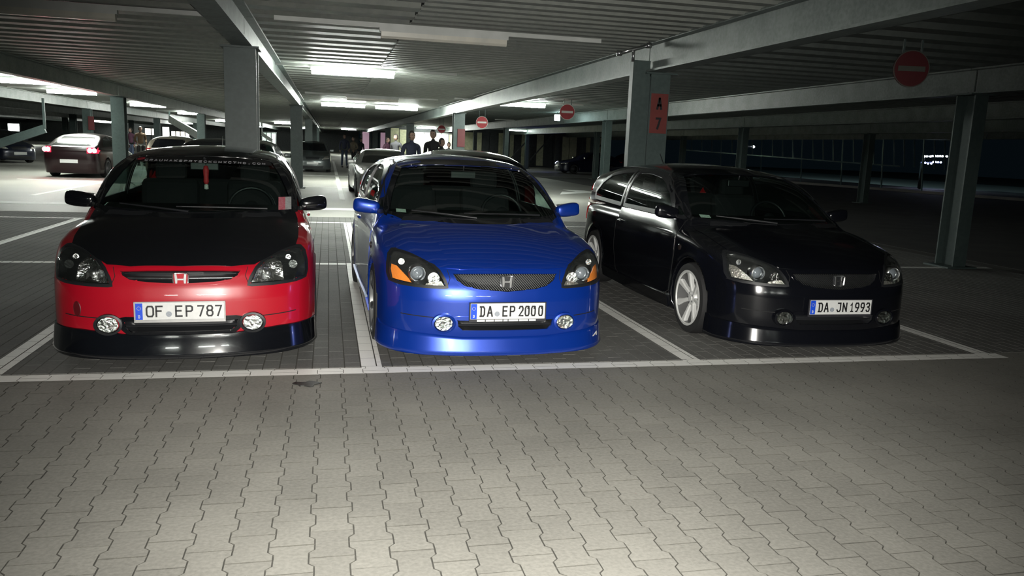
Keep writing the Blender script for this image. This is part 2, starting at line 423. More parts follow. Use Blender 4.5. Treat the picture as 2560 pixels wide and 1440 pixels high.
for i in range(-82, 92):
    x = i*.105
    for j in range(52):
        y = 5.245+j*.21-(.105 if i % 2 else 0)
        if y > 16.0 or x < -8 or x > 9.6: continue
        y1 = min(y+.21, 16.08); y = max(y, 5.245); P = [(x+.004, y+.002), (x+.101, y+.002), (x+.101, y1-.002), (x+.004, y1-.002)]
        if -2.2 < x < 9.6: paint_src.append(P)
        elif y > 9.6: paint_src.append(P)
        V = [(a, b, -.012) for a, b in P]+[(a, b, -rnd.random()*.0015) for a, b in P]; rf.add(V, [(0, 1, 5, 4), (1, 2, 6, 5), (2, 3, 7, 6), (3, 0, 4, 7), (4, 5, 6, 7)])
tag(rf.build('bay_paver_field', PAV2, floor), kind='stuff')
def line(x0, x1, y0, y1):
    mb = MB()
    for P in paint_src:
        if max(p[0] for p in P) < x0 or min(p[0] for p in P) > x1 or max(p[1] for p in P) < y0 or min(p[1] for p in P) > y1: continue
        Q = clip(P, x0, x1, y0, y1)
        if Q and len(Q) > 2: mb.add([(a, b, .0016) for a, b in Q], [tuple(range(len(Q)))])
    if y1 > 16.08: quad(mb, x0, x1, max(y0, 16.08), y1, .003)
    return mb.build('line_marking', LINE, floor)
line(-5.5, 5.25, 5.08, 5.215)
for x in (-2.075, .215, 2.53, 5.06): line(x, x+.135, 5.215, 9.80)
line(-7.9, 9.6, 9.80, 9.93)
for x in (-4.235, -2.02, .27, 2.56, 5.06, 7.5): line(x, x+.13, 9.93, 14.92)
line(-7.9, 9.6, 14.92, 15.05)
lm = MB()
for (x0, x1, y0, y1) in ((-9, .9, 17.7, 18.3), (.28, .42, 21.0, 34.6), (.28, .42, 36.0, 60), (-9, 3.5, 26.4, 26.55), (-9, 3.5, 34.9, 35.4), (-6.6, -6.45, 20, 26), (2.8, 2.95, 21, 26.4)):
    quad(MB_ := MB(), x0, x1, y0, y1, .002) or MB_.build('line_marking', LINE, floor)
a = [atz(1405, 479, .003), atz(1400, 486, .003), atz(1470, 482, .003), atz(1530, 490, .003), atz(1530, 487, .003), atz(1460, 476, .003), atz(1405, 474, .003), atz(1440, 480, .003)]
MB().add(a, [(0, 1, 2, 7), (5, 6, 7, 2), (5, 2, 3, 4)]).build('arrow_marking', LINE, floor)
# leaf / oil smudge lying on the paving in front of the red car
p = atz(768, 961, .0); sp = MB()
sp.prism([(.075*math.cos(t)*(1+.3*math.sin(3*t)), .05*math.sin(t)*(1+.35*math.cos(5*t))) for t in np.linspace(0, 2*math.pi, 19)[:-1]], .0, .006, Matrix.Translation(p))
tag(sp.build('dead_leaf', mat('wet_leaf', (.03, .03, .028), .6, noise=(30, (.015, .015, .014), .3, .7))), 'dark wet leaf lying on the pavers before the red car', 'leaf')

# ------------------------------------------------------------------ ceiling, beams, columns
GX = [-.95+5*k for k in range(-10, 7)]
ceil = tag(MB().box((-10, 48, 3.14), (84, 132, .20)).build('ceiling', DARKW), kind='structure')
def deck(x0, x1, y0, y1, z=2.86, per=.60, dep=.07):
    mb = MB(); prof = []; y = y0
    while y < y1: prof += [(y, z), (y+per*.42, z), (y+per*.52, z+dep), (y+per*.90, z+dep)]; y += per
    V = [(x0, a, b) for a, b in prof]+[(x1, a, b) for a, b in prof]; n = len(prof)
    return mb.add(V, [(i, n+i, n+i+1, i+1) for i in range(n-1)])
for k in range(len(GX)-1):
    x0, x1 = GX[k], GX[k+1]
    if x0 > 24: break
    if abs(x0+.95) < .1:
        deck(x0, .93, -16, 112).build('deck_panel', DECK, ceil); deck(.93, x1, -16, 112, 2.845, .30, .03).build('deck_panel', DECK, ceil)
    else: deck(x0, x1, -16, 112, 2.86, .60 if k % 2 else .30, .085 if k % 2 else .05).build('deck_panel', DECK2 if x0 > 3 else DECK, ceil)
for k, x in enumerate(GX):
    if x > 24.5: continue
    for y0, y1 in ((-16, 10), (10, 25.7), (25.7, 41.4), (41.4, 57.1), (57.1, 110)):
        b = MB().box((x, (y0+y1)/2, 2.512), (.22, y1-y0-.03, .024)).box((x, (y0+y1)/2, 2.848), (.22, y1-y0-.03, .022)).box((x, (y0+y1)/2, 2.68), (.014, y1-y0-.03, .32))
        tag(b.build('ceiling_beam', BEAM), kind='structure')
nc = 0
for x in GX:
    if x < -46 or x > 20: continue
    for y in (10.0, 25.7, 41.4, 57.1, 72.8):
        if x > 15 and y > 60: continue
        c = MB(); nr = (x > 4 and x < 5 and y == 10); dx = .095 if nr else (-.03 if x > -1 and y == 10 else 0); cw = .26 if nr else (.35 if x < 8 else .22)
        xx = x+dx
        c.box((xx, y-.17, 1.25), (cw, .022, 2.5)).box((xx, y+.17, 1.25), (cw, .022, 2.5)).box((xx, y, 1.25), (.016, .32, 2.5))
        c.box((xx, y, .012), (.5, .5, .024)).box((xx, y, 2.49), (.42, .42, .022))
        o = tag(c.build('steel_column', COLM), kind='structure')
        if x > 4 and x < 5 and y == 10:
            MB().box((xx-.262, y-.10, 1.32), (.23, .12, 2.64)).build('downpipe_duct', COLM, o)
# bracket pipe on the near right column
pa, pb = atY(1548, 133, 9.7), atY(1622, 114, 9.7); pm = atY(1584, 123, 9.7)
pp = MB(); pp.tube([pa, pm, pb], .022, 12).lathe([(.034, -.03), (.034, .03)], 14, Matrix.Translation(pa) @ Matrix.Rotation(1.57, 4, 'Y')).lathe([(.034, -.03), (.034, .03)], 14, Matrix.Translation(pb) @ Matrix.Rotation(1.57, 4, 'Y')).tube([pm, pm+Vector((0, 0, -.15))], .02, 10).bar(pm, pm+Vector((0, .22, 0)), .03)
pp.bar(pb, Vector((pb.x, pb.y, 2.87)), .012)
tag(pp.build('pipe_fitting', mat('zinc', (.6, .62, .62), .2, .9, noise=(8, (.45, .46, .46), .3, .7)), None, True), 'short shiny pipe fitting at the head of the lettered column', 'pipe')

# ------------------------------------------------------------------ fluorescent lamps
def lamp(x, y, label, lit=True, L=1.5, rail=1.2, z=2.74, wd=.16, ang=0., lm=None):
    if not lit: wd = .09
    e = tag(empty('ceiling_lamp', (x, y, z), ang), label, 'lamp', 'fluorescent ceiling lamps')
    prof = [(-wd/2, .02), (-wd/2*.92, -.03), (-wd/2*.55, -.055), (wd/2*.55, -.055), (wd/2*.92, -.03), (wd/2, .02)]
    MB().prism(prof, -L/2, L/2, Matrix(((0, 0, 1, 0), (1, 0, 0, 0), (0, 1, 0, 0), (0, 0, 0, 1)))).build('diffuser', lm or (LAMPM if lit else DEAD), e)
    MB().box((0, 0, .045), (L+.04, wd*.8, .05)).build('housing', HOUS, e)
    MB().box((0, 0, .090), (L+rail*2, .05, .05)).build('carrier_rail', HOUS, e)
    return e
LAMPS = [(.45, 15.6, 'nearest burning tube lamp over the middle aisle', 1), (.52, 29.7, 'left one of the pair of burning lamps further down the aisle', 1), (2.42, 29.9, 'right one of the pair of burning lamps further down the aisle', 1),
    (-7.95, 24.8, 'burning lamp highest at the left edge of the photo', 1), (-8.45, 30.3, 'burning lamp just right of and below the one at the left edge', 1), (-8.1, 40.4, 'thin burning lamp right of the left back column', 1),
    (-7.96, 51.6, 'burning lamp before the thin dark column left of the wide column', 1), (-8.45, 71.9, 'burning lamp touching the left edge of the wide near column', 1), (5.5, 23.4, 'burning lamp right of the aisle, half behind the long beam', 1),
    (-3.04, 9.95, 'unlit lamp on the ceiling in the top left corner', 0), (1.35, 9.8, 'unlit lamp on the ceiling right above the nearest burning lamp', 0), (1.28, 24.6, 'unlit lamp just above the pair of burning aisle lamps', 0),
    (-3.55, 69.2, 'wide burning lamp right of the wide near column', 1), (-3.44, 94.9, 'small round lamp left of the thin aisle column', 1), (-2.4, 91.8, 'small round lamp right of the thin aisle column', 1), (-7.3, 97, 'burning lamp close behind the right edge of the wide column', 1),
    (2.1, 88, 'last burning lamp at the end of the middle aisle', 1), (7.4, 62.8, 'burning lamp above the bright doorway', 1), (-15.2, 96, 'small burning lamp left of the dark thin column', 1), (-26, 104, 'small burning lamp left of the left back column', 1),
    (-25.2, 108, 'tiny burning lamp right of the left back column', 1), (-26.8, 82, 'tiny burning lamp low at the left edge', 1)]
for x, y, l, lit in LAMPS: lamp(x, y, l, bool(lit))
for x, y, l in ((3.1, -12.9, 'right one of the three burning lamps behind the photographer'), (.4, -12.9, 'middle one of the three burning lamps behind the photographer'), (-3.5, -12.9, 'left one of the three burning lamps behind the photographer'), (-7.9, 10.5, 'burning lamp outside the photo beyond its left edge')):
    lamp(x, y, l, True, lm=mat('aged_lamp_glow', (1, 1, 1), .5, emit=(.94, 1., .92), estr=28))
lamp(9.95, 39.3, 'weakly glowing lamp below the long beam on the right', True, lm=mat('weak_lamp_glow', (1, 1, 1), .5, emit=(.86, 1., .92), estr=9))
lamp(13.2, 57.0, 'weak lamp in front of the clad wall at the back right', True, lm=MT['weak_lamp_glow'])
# ------------------------------------------------------------------ shared materials of the cars
def glassmat(name, tint, rough=.02, f0=.028):
    m = bpy.data.materials.new(name); m.use_nodes = True; nt = m.node_tree; nt.nodes.clear()
    o = nt.nodes.new('ShaderNodeOutputMaterial'); mx = nt.nodes.new('ShaderNodeMixShader'); lw = nt.nodes.new('ShaderNodeLayerWeight'); pw = nt.nodes.new('ShaderNodeMath'); pw.operation = 'POWER'; pw.inputs[1].default_value = 5
    fr = nt.nodes.new('ShaderNodeMath'); fr.operation = 'MULTIPLY_ADD'; fr.inputs[1].default_value = 1-f0; fr.inputs[2].default_value = f0; nt.links.new(lw.outputs['Facing'], pw.inputs[0]); nt.links.new(pw.outputs[0], fr.inputs[0])
    t = nt.nodes.new('ShaderNodeBsdfTransparent'); t.inputs[0].default_value = (*tint, 1)
    g = nt.nodes.new('ShaderNodeBsdfGlossy'); g.inputs['Roughness'].default_value = rough; g.inputs[0].default_value = (1, 1, 1, 1)
    nt.links.new(fr.outputs[0], mx.inputs[0]); nt.links.new(t.outputs[0], mx.inputs[1]); nt.links.new(g.outputs[0], mx.inputs[2]); nt.links.new(mx.outputs[0], o.inputs[0])
    MT[name] = m; return m
GLASS = glassmat('window_glass', (.50, .60, .56)); LENS = glassmat('lens_glass', (.94, .96, .94), .02, .04); SMOKE = glassmat('dark_glass', (.10, .12, .12))
BLK = mat('black_plastic', (.012, .013, .015), .42, bump=(900, .1)); RUB = mat('rubber', (.012, .012, .013), .75, bump=(300, .2))
GLB = mat('gloss_black', (.004, .0045, .006), .12, coat=.6, noise=(3, (.005, .006, .008), .3, .7))
CHR = mat('chrome', (.80, .81, .82), .28, 1., noise=(20, (.7, .71, .72), .3, .7)); REFL = mat('reflector', (.80, .81, .82), .15, 1., bump=(55, 1.0))
WHT = mat('plate_white', (.62, .63, .62), .45, noise=(40, (.56, .57, .56), .2, .6)); EUB = mat('plate_blue', (.01, .07, .62), .4, noise=(40, (.01, .06, .55), .2, .6))
INK = mat('plate_ink', (.008, .008, .010), .5, noise=(40, (.015, .015, .016), .2, .6)); SEAL = mat('plate_seal', (.35, .38, .42), .5, noise=(200, (.2, .22, .25), .3, .7))
AMB = mat('amber', (.95, .28, .05), .15, coat=1, bump=(90, .3)); CLR = mat('clear_lamp', (.62, .60, .56), .14, .8, bump=(70, .9))
RTL = mat('tail_red', (.35, .008, .01), .12, coat=1, bump=(90, .2)); BARL = mat('rim_barrel', (.16, .165, .165), .4, .3, noise=(6, (.13, .13, .13), .3, .7)); SILV = mat('wheel_silver', (.66, .67, .66), .35, .1, noise=(6, (.60, .61, .60), .3, .7))
GRY = mat('wheel_grey', (.18, .19, .2), .35, .6, noise=(6, (.14, .15, .16), .3, .7)); DSC = mat('brake_disc', (.35, .35, .36), .4, .9, bump=(50, .1))
CLOTH = mat('seat_cloth', (.007, .0075, .009), .9, bump=(300, .3)); SEAM = mat('seam', (.003, .003, .004), .8, noise=(9, (.005, .005, .005), .3, .7))
SMK = mat('smoked_lamp', (.03, .022, .02), .15, coat=1, noise=(30, (.02, .015, .014), .3, .7))
def paint(name, col, metal, col2, rough=.33, flake=0.):
    m = mat(name, col, rough, metal, coat=flake or .8, noise=(2.5, col2, .25, .75))
    nt = m.node_tree; b = nt.nodes['Principled BSDF']; src = b.inputs['Base Color'].links[0].from_socket; g = nt.nodes.new('ShaderNodeNewGeometry'); mx = nt.nodes.new('ShaderNodeMix'); mx.data_type = 'RGBA'
    nt.links.new(g.outputs['Backfacing'], mx.inputs[0]); nt.links.new(src, mx.inputs[6]); mx.inputs[7].default_value = (.012, .012, .013, 1); nt.links.new(mx.outputs[2], b.inputs['Base Color']); return m
CIV = civic_def(
    top=[(-.2, .60), (0, .645), (.08, .668), (.15, .698), (.3, .762), (.5, .828), (.7, .875), (.86, .905), (1.1, .925), (1.35, .95), (2, .96), (4.3, .955)],
    ws=[(.70, .50), (.905, .865), (.955, .965), (1.06, 1.17), (1.2, 1.46), (1.29, 1.70), (1.36, 2.0), (1.5, 3.2)])

# stroke lettering, unit cell 1 x 1.7 (drawn x 0..1, y 0..1)
GL = dict(O=[[(0, .2), (0, .8), (.2, 1), (.8, 1), (1, .8), (1, .2), (.8, 0), (.2, 0), (0, .2)]], F=[[(0, 0), (0, 1), (1, 1)], [(0, .53), (.8, .53)]],
    E=[[(1, 0), (0, 0), (0, 1), (1, 1)], [(0, .53), (.85, .53)]], P=[[(0, 0), (0, 1), (.75, 1), (1, .88), (1, .6), (.75, .47), (0, .47)]],
    D=[[(-.12, 0), (.7, 0), (1, .2), (1, .8), (.7, 1), (-.12, 1)], [(.12, 0), (.12, 1)]], A=[[(0, 0), (.46, 1)], [(.54, 1), (1, 0)], [(.2, .33), (.8, .33)]],
    J=[[(.2, 1), (1, 1), (1, .2), (.75, 0), (.25, 0), (0, .2)]], N=[[(0, 0), (0, 1)], [(0, .98), (1, .02)], [(1, 0), (1, 1)]],
    H=[[(0, 0), (0, 1)], [(1, 0), (1, 1)], [(0, .5), (1, .5)]], K=[[(0, 0), (0, 1)], [(1, 1), (0, .45), (1, 0)]], W=[[(0, 1), (.25, 0), (.5, .8), (.75, 0), (1, 1)]],
    C=[[(1, .8), (.8, 1), (.2, 1), (0, .8), (0, .2), (.2, 0), (.8, 0), (1, .2)]], M=[[(0, 0), (0, 1)], [(0, .98), (.5, .3), (1, .98)], [(1, 0), (1, 1)]], S=[[(1, .85), (.8, 1), (.2, 1), (0, .8), (.2, .55), (.8, .48), (1, .25), (.8, 0), (.2, 0), (0, .15)]],
    R=[[(0, 0), (0, 1), (.75, 1), (1, .88), (1, .6), (.75, .47), (0, .47)], [(.5, .47), (1, 0)]], T=[[(0, 1), (1, 1)], [(.5, 1), (.5, 0)]], X=[[(0, 0), (1, 1)], [(0, 1), (1, 0)]], I=[[(.5, 0), (.5, 1)]], U=[[(0, 1), (0, .2), (.2, 0), (.8, 0), (1, .2), (1, 1)]], L=[[(0, 1), (0, 0), (1, 0)]],
    G=[[(1, .8), (.8, 1), (.2, 1), (0, .8), (0, .2), (.2, 0), (.8, 0), (1, .2), (1, .5), (.6, .5)]], V=[[(0, 1), (.5, 0), (1, 1)]])
GL['.'] = [[(.4, 0), (.6, 0)]]; GL['-'] = [[(.1, .5), (.9, .5)]]
GL['7'] = [[(0, 1), (1, 1), (.35, 0)]]; GL['1'] = [[(.1, .75), (.6, 1), (.6, 0)], [(.15, 0), (1, 0)]]
GL['8'] = [[(.2, .54), (.05, .7), (.05, .85), (.25, 1), (.75, 1), (.95, .85), (.95, .7), (.8, .54), (.2, .54), (0, .38), (0, .17), (.2, 0), (.8, 0), (1, .17), (1, .38), (.8, .54)]]
GL['2'] = [[(0, .8), (.2, 1), (.8, 1), (1, .8), (.95, .6), (0, 0), (1, 0)]]; GL['0'] = [[(.72, 1), (.2, 1), (0, .8), (0, .2), (.2, 0), (.8, 0), (1, .2), (1, .82)], [(.72, .8), (.95, .98)]]
GL['9'] = [[(.15, 0), (.5, 0), (1, .55), (1, .82), (.8, 1), (.2, 1), (0, .82), (0, .6), (.2, .45), (.95, .45)]]
GL['3'] = [[(0, .85), (.25, 1), (.75, 1), (.97, .85), (.95, .65), (.6, .53), (.35, .53)], [(.6, .53), (.8, .5), (1, .35), (1, .17), (.8, 0), (.2, 0), (0, .15)]]
def glyph(ch, w, h, sw, th=.0012):
    """flat raised character in the XZ plane, facing -Y"""
    mb = MB()
    for pl in GL[ch]:
        P = [Vector(((sw/2)+x*(w-sw), (sw/2)+y*(h-sw))) for x, y in pl]; n = len(P); cl = (P[0]-P[-1]).length < 1e-6
        Lf, Rg = [], []
        for i in range(n):
            a = P[i-1] if i > 0 else (P[-2] if cl else None); b = P[i+1] if i < n-1 else (P[1] if cl else None)
            t0 = (P[i]-a).normalized() if a is not None else None; t1 = (b-P[i]).normalized() if b is not None else None
            if t0 is None: t0 = t1; e = -t1*sw*.0
            if t1 is None: t1 = t0
            t = (t0+t1); t = t.normalized() if t.length > .2 else t1; nn = Vector((-t.y, t.x)); k = min(1.5, 1/max(.5, abs(nn.dot(Vector((-t1.y, t1.x))))))
            o = Vector((0, 0))
            if not cl and i == 0: o = -t*sw*.45
            if not cl and i == n-1: o = t*sw*.45
            Lf.append(P[i]+o+nn*sw/2*k); Rg.append(P[i]+o-nn*sw/2*k)
        V = []
        for y in (-th, 0): V += [(p.x, y, p.y) for p in Lf]+[(p.x, y, p.y) for p in Rg]
        Fc = []
        for i in range(n-1): Fc += [(i, n+i, n+i+1, i+1), (i, i+1, 2*n+i+1, 2*n+i), (n+i+1, n+i, 3*n+i, 3*n+i+1)]
        mb.add(V, Fc)
    return mb
def number_plate(parent, chars, zc, seal_x, frame, y=-.035, segs=0):
    """German plate; chars: (character, x0, x1) in metres from the left edge"""
    p = MB().box((0, 0, 0), (.52, .006, .11)).build('number_plate', WHT, parent, bevel=.003); p.location = (0, y, zc)
    MB().box((-.2375, -.0035, 0), (.041, .002, .104)).build('country_band', EUB, p)
    for ch, a, b in chars:
        o = glyph(ch, b-a, .074, .0105).build('character', INK, p); o.location = (-.26+a, -.0032, -.037)
    g = glyph('D', .011, .020, .003).build('character', WHT, p); g.location = (-.243, -.0048, -.042)
    mb = MB()
    for k in range(12):
        a = k*math.pi/6; mb.lathe([(.0016, 0), (.0016, .0006)], 5, Matrix.Translation((-.2375+.011*math.cos(a), -.0045, .020+.011*math.sin(a))) @ Matrix.Rotation(math.pi/2, 4, 'X'))
    mb.build('star_ring', mat('star_yellow', (.9, .75, .1), .5, noise=(50, (.8, .65, .1), .3, .7)), p)
    MB().lathe([(.0175, 0), (.0175, .0014)], 20, Matrix.Translation((-.26+seal_x, -.003, -.018)) @ Matrix.Rotation(math.pi/2, 4, 'X')).build('seal', SEAL, p)
    f = MB()
    f.box((0, .004, -.0635), (.536, .012, .017)).box((0, .004, .058), (.536, .012, .006)).box((-.264, .004, 0), (.008, .012, .12)).box((.264, .004, 0), (.008, .012, .12)).box((0, .006, 0), (.53, .008, .12))
    fo = f.build('plate_holder', frame, parent, bevel=.001); fo.location = (0, y, zc)
    if segs:
        x = -.215
        for k, w in enumerate([.055, .056, .054, .030, .068, .064, .048]):
            o = MB().box((x+w/2, -.0025, -.0635), (w, .002, .013)).build('frame_panel', WHT, fo); x += w+.006
    return p

def wheel(parent, x, u, sgn, rimmat, full=True, R=.300, style=7):
    """sgn: side the outside faces"""
    e = empty('wheel', (x, u, R), 0, parent)
    M = Matrix.Rotation(math.pi/2*sgn, 4, 'Y')
    rr = .228
    t = MB().lathe([(rr, -.10), (rr+.03, -.105), (R-.012, -.098), (R-.002, -.07), (R, -.03), (R, .03), (R-.002, .07), (R-.012, .098), (rr+.03, .105), (rr, .100)], 48 if full else 24, M, close=True)
    o = t.build('tyre', RUB, e); autosmooth(o, 50)
    rm = MB().lathe([(rr+.004, .100), (rr+.006, .106), (rr-.010, .108), (rr-.016, .098)], 48 if full else 24, M, cap=False)
    o = rm.build('rim', rimmat, e); autosmooth(o, 50)
    b2 = MB().lathe([(rr-.016, .098), (rr-.022, .03), (rr-.03, -.09), (rr, -.10)], 48 if full else 24, M, cap=False).build('rim_barrel', BARL if full else rimmat, e, smooth=True)
    if full:
        hub = MB().lathe([(.0, .078), (.026, .078), (.030, .072), (.062, .066), (.070, .045), (.05, 0)], 28, M).build('hub', rimmat, e); autosmooth(hub, 40)
        for k in range(style):
            a = k*2*math.pi/style+.12; ca, sa = math.cos(a), math.sin(a)
            s = MB()
            for t2 in (0,):
                r0, r1 = .045, rr-.013; w0, w1 = 0, 0
                P = []
                for r, w, ww, h in ((r0, 0, .017, .066), ((r0+r1)/2, 0, .019, .083), (r1, 0, .034, .098)):
                    for d, hh in ((-ww, h-.010), (-ww*.62, h), (ww*.62, h), (ww, h-.010), (ww*.8, h-.035), (-ww*.8, h-.035)):
                        px, py = r, w+d; P.append(M @ Vector((px*ca-py*sa, px*sa+py*ca, hh)))
                Fc = []
                for i in range(2):
                    for j in range(6): Fc.append((i*6+j, i*6+(j+1) % 6, (i+1)*6+(j+1) % 6, (i+1)*6+j))
                s.add(P, Fc)
            o = s.build('spoke', rimmat, e); autosmooth(o, 35)
        for k in range(5):
            a = k*2*math.pi/5+.3; MB().lathe([(.009, .06), (.009, .075), (.006, .078), (0, .078)], 6, M @ Matrix.Translation((.042*math.cos(a), .042*math.sin(a), 0))).build('wheel_nut', CHR, e)
        MB().lathe([(.05, -.03), (.135, -.03), (.135, -.012), (.05, -.012)], 32, M).build('brake_disc', DSC, e)
        MB().box(M @ Vector((.10, 0, -.02)), (.055, .12, .055)).build('brake_caliper', BLK, e, bevel=.006)
    else:
        MB().lathe([(0, .07), (.05, .072), (.12, .06), (rr-.02, .09)], 24, M).build('hub', rimmat, e, smooth=True)
    return e

WSC = [(-.705, .940), (-.55, .928), (-.3, .920), (0, .917), (.3, .920), (.55, .928), (.705, .940), (.69, .99), (.655, 1.09), (.60, 1.20), (.535, 1.292), (.45, 1.315), (.25, 1.326), (0, 1.33), (-.25, 1.326), (-.45, 1.315), (-.535, 1.292), (-.60, 1.20), (-.655, 1.09), (-.69, .99)]
DWIN = [(1.40, .948), (1.50, 1.05), (1.62, 1.14), (1.80, 1.222), (2.0, 1.275), (2.3, 1.300), (2.62, 1.300), (2.66, 1.26), (2.67, .945)]
QWIN = [(2.77, .945), (2.745, 1.26), (2.76, 1.292), (3.05, 1.275), (3.35, 1.235), (3.55, 1.15), (3.70, 1.02), (3.66, .96)]
TWIN = [(1.215, .945), (1.345, .945), (1.43, 1.03), (1.40, 1.045)]
RWIN = [(-.62, .98), (-.52, 1.24), (0, 1.262), (.52, 1.24), (.62, .98), (0, .965)]
LAMP = [(.408, .545), (.425, .590), (.455, .640), (.505, .685), (.56, .713), (.62, .731), (.69, .743), (.735, .738), (.757, .715), (.768, .66), (.770, .60), (.760, .562), (.70, .552), (.55, .546)]
GRIL = [(-.375, .636), (-.2, .640), (0, .642), (.2, .640), (.375, .636), (.345, .585), (.29, .548), (.2, .528), (0, .512), (-.2, .528), (-.29, .548), (-.345, .585)]
GRILR = [(-.362, .634), (-.2, .640), (0, .642), (.2, .640), (.362, .634), (.345, .600), (.30, .574), (.2, .560), (0, .552), (-.2, .560), (-.30, .574), (-.345, .600)]
INTK = [(-.345, .33), (.345, .33), (.335, .275), (.30, .245), (-.30, .245), (-.335, .275)]
HOOD = [(-.705, .455), (-.62, .352), (-.51, .205), (-.44, .135), (-.3, .098), (0, .082), (.3, .098), (.44, .135), (.51, .205), (.62, .352), (.705, .455), (.722, .60), (.728, .83), (.722, 1.10), (.70, 1.17), (.60, 1.005), (.45, .925), (.25, .872), (0, .853), (-.25, .872), (-.45, .925), (-.60, 1.005), (-.70, 1.17), (-.722, 1.10), (-.728, .83), (-.722, .60)]
SHELLS = {}
def shell_data():
    xs = np.concatenate([np.arange(-.90, .901, .016)])
    us = np.concatenate([np.arange(-.05, .26, .012), np.arange(.26, 4.22, .022)]); zs = np.arange(.09, 1.45, .0155)
    V, Fq, N = nets(car_fn(CIV), xs, us, zs)
    return V, Fq, N
def cut(V, Fq, N, lamps, gril):
    C = V[Fq].mean(1); NN = N[Fq].mean(1)
    def ins(a, b, poly, sh): return pip(a, b, offset_poly(dense(poly, .02), -sh))
    fr = NN[:, 1] < -.25
    d = fr & (C[:, 1] < 2.1) & ins(C[:, 0], C[:, 2], WSC, .002) & (C[:, 2] > .915)
    sd = np.abs(NN[:, 0]) > .5
    for P in (DWIN, QWIN, TWIN): d |= sd & ins(C[:, 1], C[:, 2], P, .002)
    d |= (NN[:, 1] > .1) & (C[:, 1] > 3.3) & ins(C[:, 0], C[:, 2], RWIN, .002)
    f2 = (C[:, 1] < .75)
    for P in (LAMP, mirror(LAMP)): d |= f2 & (NN[:, 1] < -.02) & ins(C[:, 0], C[:, 2], P, .002) & (C[:, 2] < .75)
    for P in (gril, INTK): d |= (C[:, 1] < .25) & ins(C[:, 0], C[:, 2], P, .002)
    return Fq[~d], C[~d], NN[~d]

def bowl(pj, ax, poly, depth, slope, step=.012, base=0.):
    mb = pj.patch(ax, poly, 0., step); P = [Vector(p) for p in dense(poly, step)]
    # distance of each vertex from the outline in the projection plane
    out = []
    for v in mb.v:
        q = Vector((v[0], v[2])); dd = min((q-p).length for p in P); out.append(base-depth*min(1, dd/slope))
    mb.v = [(v[0]*(1-abs(o)*.3), v[1]-o*1.0, v[2]) for v, o in zip(mb.v, out)]
    return mb
